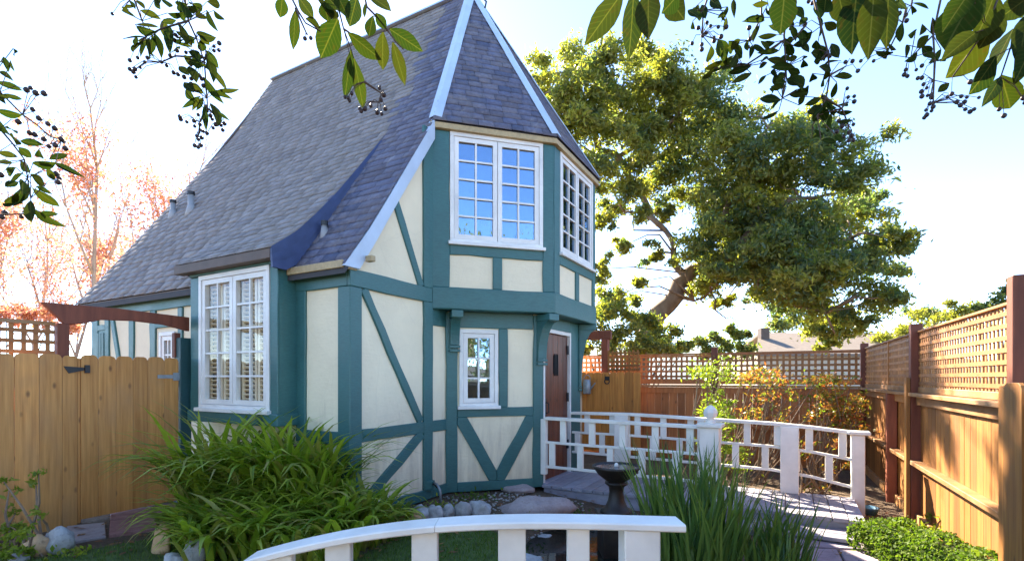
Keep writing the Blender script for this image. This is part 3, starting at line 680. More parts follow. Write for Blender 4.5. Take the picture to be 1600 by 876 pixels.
# turret faces
OV = 0.085; Z0 = 4.60
def eave_pts():
    k = OV * math.tan(math.radians(22.5))
    A0 = Vector((1.291 - OV * 1.414 + 0.06, -0.06)); AB = Vector((2.405 - k, -(1.114 + OV))); BC = Vector((3.965 + k, -(1.114 + OV))); C1 = Vector((6.36 - A0.x, A0.y))
    return A0, AB, BC, C1
EV = eave_pts()
def turret_face(e0, e1):
    a = Vector((e0.x, e0.y, Z0)); b = Vector((e1.x, e1.y, Z0)); ap = APEX
    h = ((a + b) / 2 - ap).length; nrm = (b - a).cross(ap - a).normalized()
    if nrm.z < 0: nrm = -nrm
    n = int(h / EXP)
    mb = MB(); mb.prism([a - nrm * 0.06, b - nrm * 0.06, ap - nrm * 0.06], [a - nrm * 0.015, b - nrm * 0.015, ap - nrm * 0.015]); mb.build('roof_deck', MAT['under'], house)
    for i in range(n):
        f0 = i / n; f1 = min(1.0, (i + 1.55) / n); l0, r0 = a.lerp(ap, f0), b.lerp(ap, f0); l1, r1 = a.lerp(ap, f1), b.lerp(ap, f1)
        W = (r0 - l0).length; ud = (r0 - l0).normalized(); x = -random.uniform(0, 0.2)
        up = ((l1 + r1) / 2 - (l0 + r0) / 2); slope = (l1 - l0).dot(ud)
        while x < W - 0.02:
            wd = random.uniform(0.16, 0.26); p, q = max(0, x), min(W, x + wd); x += wd
            if q - p < 0.02: continue
            j = up.normalized() * random.gauss(0, 0.003)
            tp, tq = max(p, slope), min(q, W - slope)
            if tq <= tp: tp = tq = min(max((p + q) / 2, slope), W - slope)
            SL.append(([tuple(l0 + ud * p + j), tuple(l0 + ud * q + j), tuple(l0 + ud * tq + up), tuple(l0 + ud * tp + up)], tuple(nrm)))
turret_face(EV[0], EV[1]); turret_face(EV[1], EV[2]); turret_face(EV[2], EV[3])
HM = Matrix.Translation((P0.x, P0.y, 0)) @ Matrix.Rotation(math.radians(61), 4, 'Z')
CAMP = Vector((0, 0, EYE))
def shown(c, nrm):
    pts = [HM @ Vector(p) for p in c]; mid = sum(pts, Vector()) / 4; nw = (HM.to_3x3() @ Vector(nrm)).normalized(); v = CAMP - mid
    x = CX + mid.x / mid.y * F; y = HY - (mid.z - EYE) / mid.y * F
    if y < -5 or x < 0 or nw.dot(v) <= 0: return 0
    return ((pts[1] - pts[0]).length * (pts[3] - pts[0]).length) * nw.dot(v.normalized()) / v.length_squared
SL.sort(key=lambda q: -shown(*q))
def slate_geo(c, nrm):
    nrm = Vector(nrm); t = random.uniform(0.009, 0.0125); c = [Vector(p) for p in c]
    g = 0.0014; e = (c[1] - c[0]).normalized() * g
    bl, br, tr, tl = c[0] + e, c[1] - e, c[2] - (e if (c[2] - c[3]).length > 0.02 else e * 0), c[3] + (e if (c[2] - c[3]).length > 0.02 else e * 0)
    lift = t * 0.45
    return [bl + nrm * lift, br + nrm * (lift + random.gauss(0, 0.0006)), tr + nrm * 0.0, tl + nrm * 0.0,
            bl + nrm * (lift + t), br + nrm * (lift + t), tr + nrm * 0.006, tl + nrm * 0.006]
FQ = [(3, 2, 1, 0), (4, 5, 6, 7), (0, 1, 5, 4), (1, 2, 6, 5), (2, 3, 7, 6), (3, 0, 4, 7)]
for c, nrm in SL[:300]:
    link('slate', mesh_np('slate', [tuple(v) for v in slate_geo(c, nrm)], FQ, MAT['slate_warm' if id(c) in WARM_GREY else 'slate']), house)
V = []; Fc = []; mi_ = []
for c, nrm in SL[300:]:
    b = len(V); V += [tuple(v) for v in slate_geo(c, nrm)]; Fc += [tuple(b + i for i in f) for f in FQ]; mi_ += [1 if id(c) in WARM_GREY else 0] * 6
link('slates', mesh_np('slates', V, Fc, [MAT['slate'], MAT['slate_warm']], mi_), house, kind='stuff')
# hip flashings in two lapped lengths
def hip(q, sides):
    q = Vector(q)
    for (f0, f1, lf) in ((0.0, 0.5, 0.045), (0.49, 1.0, 0.053)):
        a, b = q.lerp(APEX, f0), q.lerp(APEX, f1); mb = MB(); dn = Vector((0, 0, -0.012))
        for d in sides:
            d = Vector(d).normalized() * 0.085
            up = Vector((0, 0, lf)); mb.prism([a + up, b + up, b + up + d, a + up + d], [a + up - dn, b + up - dn, b + up + d - dn, a + up + d - dn])
        mb.build('hip_flashing', MAT['metal'], house)
q0 = Vector((1.27, -0.07, 4.62)); q1 = Vector((EV[1].x, EV[1].y, Z0)); q2 = Vector((EV[2].x, EV[2].y, Z0))
def inpl(q, other):  # direction in the roof face, square to the hip, towards other
    h = (APEX - q).normalized(); o = Vector(other) - q; return o - h * o.dot(h)
hip(q0, [inpl(q0, (EV[1].x, EV[1].y, Z0)), inpl(q0, (2.30, 2.5, 6.15))]); hip(q1, [inpl(q1, (EV[0].x, EV[0].y, Z0)), inpl(q1, (EV[2].x, EV[2].y, Z0))]); hip(q2, [inpl(q2, (EV[1].x, EV[1].y, Z0)), inpl(q2, (EV[3].x, EV[3].y, Z0))])
mb = MB(); mb.prism([(3.10, 0.6, 7.70), (3.26, 0.6, 7.70), (3.26, 5.64, 7.69), (3.10, 5.64, 7.69)], [(3.16, 0.6, 7.78), (3.20, 0.6, 7.78), (3.20, 5.64, 7.77), (3.16, 5.64, 7.77)]); mb.build('ridge_cap', MAT['metal'], house)
# eaves and bargeboards
def moved(pl, t0, t1, z0, z1, d0, d1, mat, name, bev=0.004):
    mb = MB(); pl.rect(mb, t0, t1, z0, z1, d0, d1); return mb.build(name, MAT[mat], house, bevel=bev)
moved(upA, -0.02, UA + 0.028, 4.522, 4.592, -0.02, 0.072, 'tan', 'eave_board'); moved(upB, -0.028, UB + 0.028, 4.523, 4.590, -0.02, 0.070, 'tan', 'eave_board'); moved(upC, -0.028, UA, 4.521, 4.592, -0.02, 0.072, 'tan', 'eave_board')
moved(side, -0.05, 0.76, 2.566, 2.64, -0.05, 0.15, 'tan', 'eave_board'); moved(side, 2.46, 5.62, 2.55, 2.60, 0.0, 0.12, 'brown', 'fascia')
moved(bayF, -0.04, 1.70, 2.70, 2.80, 0.03, 0.135, 'brown', 'fascia')
barge = [(1.27, 4.63), (0.5, 3.47), (0.2, 3.03), (-0.15, 2.58), (0.06, 2.58), (0.30, 2.93), (0.62, 3.42), (1.27, 4.38)]
timber(front, barge, 0.0, 0.075, 'metal', 0.004, 'bargeboard')
timber(HP((0, -5.6), (1, 0), (0, -1)), [(3.18, 7.66), (1.3, 4.6), (0.5, 3.45), (-0.15, 2.56), (0.06, 2.56), (0.6, 3.3), (1.4, 4.5), (3.18, 7.4)], -0.05, 0.02, 'brown', 0.003, 'bargeboard')
timber(HP((0, -5.6), (1, 0), (0, -1)), [(3.18, 7.66), (5.06, 4.6), (5.86, 3.45), (6.51, 2.56), (6.3, 2.56), (5.76, 3.3), (4.96, 4.5), (3.18, 7.4)], -0.05, 0.02, 'brown', 0.003, 'bargeboard')
timber(front, [(5.09, 4.63), (5.86, 3.47), (6.16, 3.03), (6.51, 2.58), (6.30, 2.58), (6.06, 2.93), (5.74, 3.42), (5.09, 4.38)], 0.0, 0.075, 'metal', 0.004, 'bargeboard')
mb = MB(); mb.bar(LW(0, 0, 0) * 0 + Vector((0.16, -0.07, 2.70)), Vector((0.16, -0.16, 2.70)), 0.06, 0.06); mb.build('rafter_tail', MAT['tan'], house, bevel=0.006)
# vents standing on the slope
def vent(s, w, h, r, mat='lead'):
    z = zprof(s, DORM if -2.4 < w < -0.75 else PROF); mb = MB()
    mb.lathe((s, -w, z - 0.12), [(r * 2.1, 0), (r * 1.5, 0.12), (r * 1.1, 0.2), (r, 0.2), (r, 0.12 + h)], 12); o = mb.build('vent_pipe', MAT[mat], house, smooth=True)
    mb = MB(); mb.lathe((s, -w, z + h - 0.02), [(r * 1.25, 0), (r * 1.25, 0.05)], 12); mb.build('cap', MAT['iron'], o)
vent(0.98, -4.6, 0.27, 0.045); vent(0.99, -5.15, 0.22, 0.04); vent(0.20, -0.60, 0.12, 0.030)
mb = MB(); mb.tube([(3.13, 0.46, 7.3), (3.10, 0.36, 7.30), (3.10, 0.34, 7.38), (3.10, 0.38, 7.42)], [0.018, 0.015, 0.015, 0.01]); mb.build('roof_hook', MAT['iron'], house)
# garden tap with a short hose end
tap = thing('garden_tap', 'small dark garden tap with pale hose stub on the teal post', 'tap', LW(1.2, 0.05, 0.0))
TL = Vector(tap.location)
mb = MB(); mb.box((-0.05, -0.05, 0.17), (0.05, 0.05, 0.27)); mb.build('backplate', MAT['teal'], tap)
g = LW(1.2, 0.06, 0.22); mb = MB(); mb.tube([g, g + Vector((0.06, -0.06, 0.03)), g + Vector((0.1, -0.09, -0.01))], [0.018, 0.018, 0.016]); mb.build('spout', MAT['iron'], tap, off=TL, smooth=True)
mb = MB(); mb.tube([g + Vector((0.05, -0.05, 0.035)), g + Vector((0.09, -0.09, 0.03)), g + Vector((0.13, -0.11, -0.04)), g + Vector((0.135, -0.115, -0.2))], [0.015] * 4); mb.build('hose', MAT['grey_metal'], tap, off=TL, smooth=True)

# ------------------------------------------------------------------ fences, gates, lattice
def board_poly(t0, t1, z0, z1, ear=0.03):
    return [(t0, z0), (t1, z0), (t1, z1 - ear), (t1 - ear * 0.35, z1 - ear * 0.3), (t1 - ear, z1), (t0 + ear, z1), (t0 + ear * 0.35, z1 - ear * 0.3), (t0, z1 - ear)]
def boards(pl, root, off, t0, t1, wd, z0, z1, mat, d0=0.0, d1=0.02, gap=0.004, ear=0.03, wj=0.0, name='board', zj=0.006):
    t = t0
    while t < t1 - 0.02:
        w_ = min(wd * (1 + random.uniform(-wj, wj)), t1 - t)
        if t1 - (t + w_) < 0.05: w_ = t1 - t
        mb = MB(); dj = random.uniform(0, 0.003); h = z1 + random.uniform(-zj, zj)
        pl.prism(mb, board_poly(t + gap / 2, t + w_ - gap / 2, z0, h, ear) if ear else R(t + gap / 2, t + w_ - gap / 2, z0, h), d0 + dj, d1 + dj)
        mb.build(name, MAT[mat], root, off=off, bevel=0.0015); t += w_
def lattice(pl, root, off, t0, t1, z0, z1, pitch, wd, th=0.009, d=0.0, mat='lattice', stuff=False, pz=None):
    mbs = MB(); pz = pz or pitch
    def emit(mb):
        if not stuff: mb.build('slat', MAT[mat], root, off=off)
    t = t0 + pitch / 2
    while t < t1 - wd * 0.3:
        mb = mbs if stuff else MB(); pl.rect(mb, t - wd / 2, t + wd / 2, z0, z1, d - th, d); emit(mb); t += pitch
    z = z0 + pz / 2
    while z < z1:
        mb = mbs if stuff else MB(); pl.rect(mb, t0, t1, z - wd / 2, z + wd / 2, d, d + th); emit(mb); z += pz
    if stuff: mbs.build('lattice_slats', MAT[mat], root, off=off, kind='stuff')

# --- left fence and gate (run along U beside the bay)
FL = P0 + NN * -2.45
lf = Plane((FL.x, FL.y), (U.x, U.y), (NN.x, NN.y))      # front face towards the garden
lf_off = lf.pt(-2.4, 0.03)
fence_l = thing('board_fence', 'low fence of light knotty cedar boards left of the gate, with lattice above', 'fence', lf_off)
boards(lf, fence_l, lf_off, -3.55, -1.287, 0.178, 0.02, 1.725, 'cedar', wj=0.04, ear=0.035)
for z in (0.35, 1.45):
    mb = MB(); lf.rect(mb, -3.55, -1.29, z, z + 0.085, -0.045, -0.002); mb.build('rail', MAT['cedar_rail'], fence_l, off=lf_off)
mb = MB(); lf.rect(mb, -1.42, -1.325, 0.0, 2.04, -0.14, -0.05); mb.build('post', MAT['redwood'], fence_l, off=lf_off, bevel=0.005)
lattice(lf, fence_l, lf_off, -3.55, -1.43, 1.60, 2.015, 0.088, 0.036, d=-0.09, pz=0.10)
mb = MB(); lf.rect(mb, -3.55, -1.43, 2.015, 2.05, -0.12, -0.07); mb.build('lattice_cap', MAT['cedar_rail'], fence_l, off=lf_off)
mb = MB(); lf.rect(mb, -1.315, -1.235, 0.03, 1.70, -0.075, -0.05); mb.build('stop_board', MAT['cedar'], fence_l, off=lf_off)
gl_off = lf.pt(-0.8, 0.05)
gate_l = thing('garden_gate', 'closed cedar board gate with rounded tops between the fence and the bay window', 'gate', gl_off)
boards(lf, gate_l, gl_off, -1.262, -0.335, 0.155, 0.075, 1.735, 'cedar', wj=0.08, ear=0.04)
for z in (0.4, 1.4):
    mb = MB(); lf.rect(mb, -1.25, -0.345, z, z + 0.09, -0.045, -0.002); mb.build('rail', MAT['cedar_rail'], gate_l, off=gl_off)
mb = MB(); lf.rect(mb, -1.285, -1.240, 0.05, 1.70, -0.03, 0.019) if False else lf.rect(mb, -1.284, -1.264, 0.04, 1.69, -0.02, 0.012); mb.build('edge_strip', MAT['cedar'], gate_l, off=gl_off)
mb = MB(); lf.prism(mb, [(-1.36, 1.545), (-1.24, 1.575), (-1.20, 1.575), (-1.20, 1.605), (-1.24, 1.605), (-1.40, 1.615)], 0.022, 0.032); lf.rect(mb, -1.235, -1.195, 1.55, 1.63, 0.03, 0.05); mb.build('latch', MAT['iron'], gate_l, off=gl_off)
mb = MB(); lf.rect(mb, -0.56, -0.33, 1.495, 1.535, 0.022, 0.03); lf.rect(mb, -0.40, -0.335, 1.47, 1.56, 0.026, 0.036); mb.build('hinge', MAT['grey_metal'], gate_l, off=gl_off)
gp = lf.pt(-0.27, 0.0, -0.03)
gpost = thing('gate_post', 'dark green square gate post against the bay window', 'post', gp)
mb = MB(); lf.rect(mb, -0.325, -0.20, 0.0, 1.97, -0.10, 0.04); mb.build('shaft', MAT['greenpost'], gpost, off=gp, bevel=0.006)
mb = MB(); lf.rect(mb, -0.345, -0.275, 1.74, 2.03, -0.11, -0.05); mb.build('support_block', MAT['redwood'], gpost, off=gp, bevel=0.005)
ar = lf.pt(-0.9, 2.1, -0.03)
arch_b = thing('arbor_beam', 'dark red curved arbor beam spanning the gate', 'beam', ar)
mb = MB(); top = [(-1.54, 2.235), (-0.9, 2.248), (-0.17, 2.228)]; bot = [(-0.17, 2.06), (-0.45, 2.115), (-0.75, 2.128), (-1.05, 2.11), (-1.22, 2.05), (-1.36, 2.035), (-1.42, 2.10)]
lf.prism(mb, bot + top, -0.11, -0.06); mb.build('beam_plank', MAT['redwood'], arch_b, off=ar, bevel=0.005)

# --- right fence
RD = math.radians(27.2); ru = Vector((math.sin(RD), math.cos(RD)))
RO = Vector((4.455, 5.515)) - ru * 3.6
rf = Plane((RO.x, RO.y), (ru.x, ru.y), (-ru.y, ru.x))   # t along the fence away from the camera; post at t=3.6
rf_off = rf.pt(3.6, -0.1)
fence_r = thing('board_fence', 'tall sunlit cedar fence with lattice top along the right side', 'fence', rf_off)
TC = 3.6 + 3.47
boards(rf, fence_r, rf_off, -4.5, TC, 0.142, -0.12, 1.30, 'cedar_old', d0=-0.03, d1=-0.01, ear=0, wj=0.12, gap=0.005)
def rbox(name, t0, t1, z0, z1, d0, d1, mat, bev=0.004):
    mb = MB(); rf.rect(mb, t0, t1, z0, z1, d0, d1); return mb.build(name, MAT[mat], fence_r, off=rf_off, bevel=bev)
for a, b in ((-4.5, 3.55), (3.66, TC)):
    rbox('cap_rail', a, b, 1.30, 1.338, -0.05, 0.10, 'cedar_rail'); rbox('mid_rail', a, b, 0.555, 0.60, -0.008, 0.085, 'cedar_rail'); rbox('base_rail', a, b, -0.10, 0.02, -0.008, 0.035, 'cedar_rail')
    rbox('lattice_base', a, b, 1.342, 1.40, -0.02, 0.015, 'cedar_rail')
    rbox('upper_rail', a, b, 1.205, 1.298, -0.008, 0.03, 'cedar_rail')
lattice(rf, fence_r, rf_off, 1.05, 3.55, 1.40, 1.99, 0.072, 0.032, d=0.0, pz=0.083)
lattice(rf, fence_r, rf_off, 3.68, 5.1, 1.40, 1.99, 0.072, 0.032, d=0.0, pz=0.083)
lattice(rf, fence_r, rf_off, 5.14, TC - 0.05, 1.40, 1.99, 0.072, 0.032, d=0.0, pz=0.083)
rbox('lattice_strip', 5.1, 5.14, 1.40, 2.0, -0.02, 0.02, 'lattice')
for a, b in ((1.03, 3.55), (3.68, TC - 0.05)): rbox('lattice_cap', a, b, 1.99, 2.012, -0.022, 0.022, 'lattice')
rbox('post', 3.55, 3.66, -0.15, 2.09, -0.03, 0.075, 'redwood', 0.006); rbox('post_facing', 3.56, 3.66, -0.15, 1.5, 0.077, 0.115, 'cedar_old')
rbox('post', 4.62, 4.72, -0.15, 1.30, 0.0, 0.11, 'redwood', 0.005); rbox('post', TC - 0.05, TC + 0.05, -0.15, 2.09, -0.04, 0.07, 'redwood', 0.006)
rbox('post', 0.93, 1.03, 1.42, 2.15, -0.02, 0.08, 'redwood', 0.006)
mb = MB(); rf.prism(mb, board_poly(0.70, 0.965, -0.2, 1.47, 0.05), 0.09, 0.115); mb.build('end_board', MAT['cedar_old'], fence_r, off=rf_off, bevel=0.002)
mb = MB(); rf.prism(mb, board_poly(0.97, 1.06, -0.2, 1.45, 0.03), 0.086, 0.11); mb.build('end_board', MAT['cedar_old'], fence_r, off=rf_off, bevel=0.002)

# --- back fence
bv = Vector((-math.cos(math.radians(28.4)), math.sin(math.radians(28.4))))
BC = rf.pt(TC, 0)
bf = Plane((BC.x, BC.y), (bv.x, bv.y), (-bv.y, bv.x) if (-bv.y * -BC.x + bv.x * -BC.y) > 0 else (bv.y, -bv.x))
bf_off = bf.pt(2.0, -0.1)
fence_b = thing('board_fence', 'shaded red brown back fence with square lattice top beyond the bridge', 'fence', bf_off)
def bbox(name, t0, t1, z0, z1, d0, d1, mat, root=None, off=None, bev=0.0):
    mb = MB(); bf.rect(mb, t0, t1, z0, z1, d0, d1); return mb.build(name, MAT[mat], root or fence_b, off=off or bf_off, bevel=bev)
boards(bf, fence_b, bf_off, 0.06, 5.6, 0.15, -0.12, 1.28, 'redback', ear=0, wj=0.1)
lattice(bf, fence_b, bf_off, 0.08, 2.35, 1.48, 1.93, 0.10, 0.04, d=0.0)
lattice(bf, fence_b, bf_off, 2.47, 5.2, 1.48, 1.95, 0.10, 0.04, d=0.0, mat='redback')
for a, b in ((0.06, 2.35), (2.47, 5.2)):
    bbox('cap_rail', a, b, 1.32, 1.36, -0.03, 0.09, 'cedar_rail'); bbox('lattice_base', a, b, 1.38, 1.48, -0.02, 0.02, 'redback'); bbox('lattice_cap', a, b, 1.935 if a < 1 else 1.955, 1.985, -0.02, 0.025, 'redback'); bbox('upper_rail', a, b, 1.20, 1.315, 0.022, 0.05, 'redback'); bbox('mid_rail', a, b, 0.55, 0.60, 0.022, 0.08, 'redback')
bbox('post', 2.35, 2.46, -0.15, 2.09, -0.05, 0.06, 'redwood', bev=0.005); bbox('post', 4.1, 4.2, -0.15, 1.30, 0.0, 0.09, 'redwood', bev=0.005)
# --- gate on the far side of the cottage
gr_off = bf.pt(4.6, 0.0, 0.45)
gate_r = thing('garden_gate', 'orange cedar gate with a dark ring handle beyond the front door', 'gate', gr_off)
boards(bf, gate_r, gr_off, 3.72, 5.35, 0.16, 0.0, 1.615, 'cedar_gate', d0=0.45, d1=0.47, wj=0.12, ear=0.03)
mb = MB(); hp = bf.pt(4.40, 1.43, 0.49)
mb.tube([hp + bf.n.to_3d() * 0.0 + Vector((0.05 * math.cos(a), 0, 0.05 * math.sin(a))) for a in np.linspace(0, 6.28, 13)], [0.012] * 13, 6); bf.rect(mb, 4.35, 4.45, 1.45, 1.53, 0.472, 0.49); mb.build('handle', MAT['iron'], gate_r, off=gr_off)
lattice(bf, fence_b, bf_off, 3.75, 4.40, 1.62, 2.06, 0.085, 0.04, d=0.42, mat='cedar_old')
arb = bf.pt(4.7, 0.0, 0.3)
arbr = thing('arbor', 'dark red arbor post and beam beside the far gate', 'arbor', arb)
bbox('post', 4.42, 4.56, -0.1, 2.30, 0.25, 0.38, 'redwood', arbr, arb, 0.006); bbox('beam', 4.36, 5.5, 2.30, 2.48, 0.27, 0.36, 'redwood', arbr, arb, 0.006)
wc_off = bf.pt(4.80, 1.2, 0.5)
wc = thing('watering_can', 'small grey metal can hanging on the far gate', 'can', wc_off)
mb = MB(); mb.lathe(bf.pt(4.80, 1.17, 0.57), [(0.075, 0), (0.085, 0.02), (0.08, 0.25), (0.06, 0.30), (0.055, 0.30)], 16); mb.build('body', MAT['grey_metal'], wc, off=wc_off, smooth=True)
c_ = bf.pt(4.80, 1.47, 0.57); mb = MB(); mb.tube([c_ + Vector((0.07 * math.cos(a), 0, 0.10 * math.sin(a) - 0.01)) for a in np.linspace(0, math.pi, 9)], [0.008] * 9, 6); mb.build('handle', MAT['grey_metal'], wc, off=wc_off)
mb = MB(); mb.tube([bf.pt(4.74, 1.25, 0.57), bf.pt(4.62, 1.40, 0.57)], [0.02, 0.014]); mb.build('spout', MAT['grey_metal'], wc, off=wc_off)

# ------------------------------------------------------------------ bridge, its railings and the step
NA = (NN.x, NN.y); UA2 = (U.x, U.y)
R1o = Vector((0.385, 6.728)) + NN * 0.03; R2o = Vector((0.95, 7.60)) + NN * 0.05
br = Plane((R1o.x, R1o.y), NA, (-U.x, -U.y))      # t outward from the door, d towards the camera side
WBR = (R2o - R1o).dot(U)
bd_off = br.pt(1.8, 0.0)
deck = thing('garden_bridge', 'flat footbridge of grey violet planks from the front door over the pond', 'bridge', bd_off)
t = 0.0; 
while t < 3.50:
    w_ = 0.142; mb = MB(); br.rect(mb, t + 0.004, t + w_ - 0.004, 0.045, 0.083 + random.uniform(0, 0.004), -WBR - 0.06, 0.04); mb.build('plank', MAT['deck'], deck, off=bd_off, bevel=0.004); t += w_
for d in (0.012, -WBR - 0.02):
    mb = MB(); br.rect(mb, 0.02, 3.46, -0.13, 0.044, d - 0.045, d); mb.build('side_beam', MAT['deck'], deck, off=bd_off, bevel=0.004)
st_off = br.pt(3.0, 0.0, 0.25)
stp = thing('bridge_step', 'single grey violet wooden step at the garden end of the bridge', 'step', st_off)
for k in range(2):
    mb = MB(); br.rect(mb, 2.25, 3.42, -0.055, -0.018, 0.06 + k * 0.175, 0.06 + k * 0.175 + 0.168); mb.build('tread', MAT['deck'], stp, off=st_off, bevel=0.005)
mb = MB(); br.rect(mb, 2.29, 3.38, -0.16, -0.056, 0.09, 0.36); mb.build('riser', MAT['deck'], stp, off=st_off)

def railing(pl, root, off, t0, t1, zt, zb, posts, d=0.0, mat='rail_white', bays=3, mid=0.45):
    """top, middle and bottom rails with staggered upper and lower balusters between posts; zt, zb: functions of t"""
    seg = np.linspace(t0, t1, 9)
    for nm, fz, hw, th in (('top_rail', zt, 0.055, 0.04), ('middle_rail', lambda t: zt(t) + (zb(t) - zt(t)) * 0.5, 0.022, 0.032), ('bottom_rail', zb, 0.022, 0.032)):
        mb = MB()
        for a, b in zip(seg[:-1], seg[1:]):
            mb.prism([pl.pt(a, fz(a) - th, d - hw), pl.pt(a, fz(a) - th, d + hw), pl.pt(a, fz(a), d + hw), pl.pt(a, fz(a), d - hw)],
                     [pl.pt(b, fz(b) - th, d - hw), pl.pt(b, fz(b) - th, d + hw), pl.pt(b, fz(b), d + hw), pl.pt(b, fz(b), d - hw)])
        mb.build(nm, MAT[mat], root, off=off, bevel=0.004)
    mz = lambda t: zt(t) + (zb(t) - zt(t)) * 0.5
    edges = [t0] + [p for p in posts if t0 < p < t1] + [t1]
    for a, b in zip(edges[:-1], edges[1:]):
        n = max(1, round((b - a) / 0.36))
        for k in range(n):
            for (f, z1, z0) in (((k + 0.62) / n, lambda t: zt(t) - 0.04, mz), ((k + 0.22) / n, lambda t: mz(t) - 0.032, zb)):
                t = a + (b - a) * f; mb = MB(); pl.rect(mb, t - 0.04, t + 0.04, z0(t) + 0.001, z1(t) - 0.001, d - 0.02, d + 0.02); mb.build('baluster', MAT[mat], root, off=off, bevel=0.003)
def post(pl, root, off, t, wd, z0, z1, d=0.0, cap=True, finial=False, wd2=None):
    wd2 = wd2 or wd; mb = MB(); pl.rect(mb, t - wd / 2, t + wd / 2, z0, z1, d - wd2 / 2, d + wd2 / 2); mb.build('post', MAT['rail_white'], root, off=off, bevel=0.005)
    if cap:
        mb = MB(); pl.rect(mb, t - wd / 2 - 0.035, t + wd / 2 + 0.035, z1 + 0.001, z1 + 0.042, d - wd2 / 2 - 0.035, d + wd2 / 2 + 0.035); mb.build('post_cap', MAT['rail_white'], root, off=off, bevel=0.006)
    if finial:
        mb = MB(); mb.lathe(pl.pt(t, z1 + 0.043, d), [(0.062, 0), (0.062, 0.02), (0.035, 0.045), (0.04, 0.06), (0.072, 0.075), (0.082, 0.12), (0.07, 0.155), (0.03, 0.195), (0.004, 0.205)], 8); mb.build('finial', MAT['rail_white'], root, off=off)
r1_off = br.pt(1.0, 0.09)
rail1 = thing('bridge_railing', 'white bridge railing on the pond side with a faceted finial on its post', 'railing', r1_off)
zt1 = lambda t: 0.985 - 0.012 * t; zb1 = lambda t: 0.34 - 0.005 * t
railing(br, rail1, r1_off, 0.05, 2.03, zt1, zb1, [], 0.0)
post(br, rail1, r1_off, 0.02, 0.075, 0.22, 0.955, cap=False); post(br, rail1, r1_off, 2.10, 0.20, -0.1, 0.945, finial=True)
r2_off = br.pt(2.0, 0.09, -WBR)
rail2 = thing('bridge_railing', 'white bridge railing on the far side, sloping down to a wide end post', 'railing', r2_off)
def zt2(t): return 0.99 + 0.012 * math.sin(min(t, 1.8)) - 0.030 * max(0, t - 0.9) - (0.07 * (t - 2.88) if t > 2.88 else 0)
def zb2(t): return 0.40 - 0.012 * t - (0.19 * (t - 2.88) if t > 2.88 else 0)
railing(br, rail2, r2_off, 0.0, 3.56, zt2, zb2, [0.77, 1.85, 2.88], -WBR)
for t, a in ((0.77, 0.20), (2.88, 0.20), (1.85, 0.09)): post(br, rail2, r2_off, t, a, 0.085, zt2(t) - 0.041, -WBR, cap=False, wd2=0.13)
post(br, rail2, r2_off, 3.58, 0.13, -0.14, zt2(3.58) - 0.041, -WBR, cap=False)
mb = MB(); br.rect(mb, 3.48, 3.70, zt2(3.58) - 0.035, zt2(3.58) + 0.006, -WBR - 0.09, -WBR + 0.09); mb.build('post_cap', MAT['rail_white'], rail2, off=r2_off, bevel=0.008)

# near arched handrail in the foreground
nr_off = Vector((-0.2, 2.2, gzf(-0.2, 2.2)))
near = thing('bridge_railing', 'arched white handrail with flat balusters running across the bottom of the view', 'railing', nr_off)
def ny(x): return 2.20 - 0.09 * x
CRV = [(-1.15, 0.70), (-0.95, 0.755), (-0.75, 0.80), (-0.55, 0.836), (-0.32, 0.868), (-0.10, 0.882), (0.2, 0.893), (0.50, 0.898), (0.72, 0.895)]
def smooth_z(x):
    xs = [c[0] for c in CRV]; zs = [c[1] for c in CRV]; return float(np.polyval(np.polyfit(xs, zs, 4), x))
def board_run(name, xa, xb, hy, th, dz=0.0):
    mb = MB(); c = 0.006; sec = []
    for x in np.linspace(xa, xb, 14):
        z = smooth_z(x) + dz; y = ny(x); sec.append([(x, y - hy + c, z - th), (x, y + hy - c, z - th), (x, y + hy, z - th + c), (x, y + hy, z - c), (x, y + hy - c, z), (x, y - hy + c, z), (x, y - hy, z - c), (x, y - hy, z - th + c)])
    mb.loft(sec); return mb.build(name, MAT['rail_white'], near, off=nr_off)
board_run('top_rail', -1.20, -0.333, 0.07, 0.032); board_run('top_rail', -0.331, 0.715, 0.07, 0.032)
def cz(x):
    return smooth_z(x)
for x, wd, zl in ((-0.385, 0.115, 0.42), (0.0, 0.12, 0.42), (0.285, 0.095, 0.42), (-0.78, 0.115, 0.35), (-1.05, 0.11, 0.3)):
    z = cz(x) - 0.031; mb = MB(); mb.prism([(x - wd / 2, ny(x) - 0.022, zl), (x + wd / 2, ny(x) - 0.022, zl), (x + wd / 2, ny(x) + 0.022, zl), (x - wd / 2, ny(x) + 0.022, zl)],
        [(x - wd / 2, ny(x) - 0.022, z), (x + wd / 2, ny(x) - 0.022, z), (x + wd / 2, ny(x) + 0.022, z), (x - wd / 2, ny(x) + 0.022, z)]); mb.build('baluster', MAT['rail_white'], near, off=nr_off, bevel=0.004)
mb = MB(); x = 0.545; mb.box((x - 0.075, ny(x) - 0.055, -0.1), (x + 0.075, ny(x) + 0.075, cz(x) - 0.031)); mb.build('post', MAT['rail_white'], near, off=nr_off, bevel=0.005)
mb = MB(); x = -1.12; mb.box((x - 0.06, ny(x) - 0.05, -0.05), (x + 0.06, ny(x) + 0.05, cz(x) - 0.04)); mb.build('post', MAT['rail_white'], near, off=nr_off, bevel=0.005)
board_run('bottom_rail', -1.18, 0.50, 0.02, 0.04, -0.46)

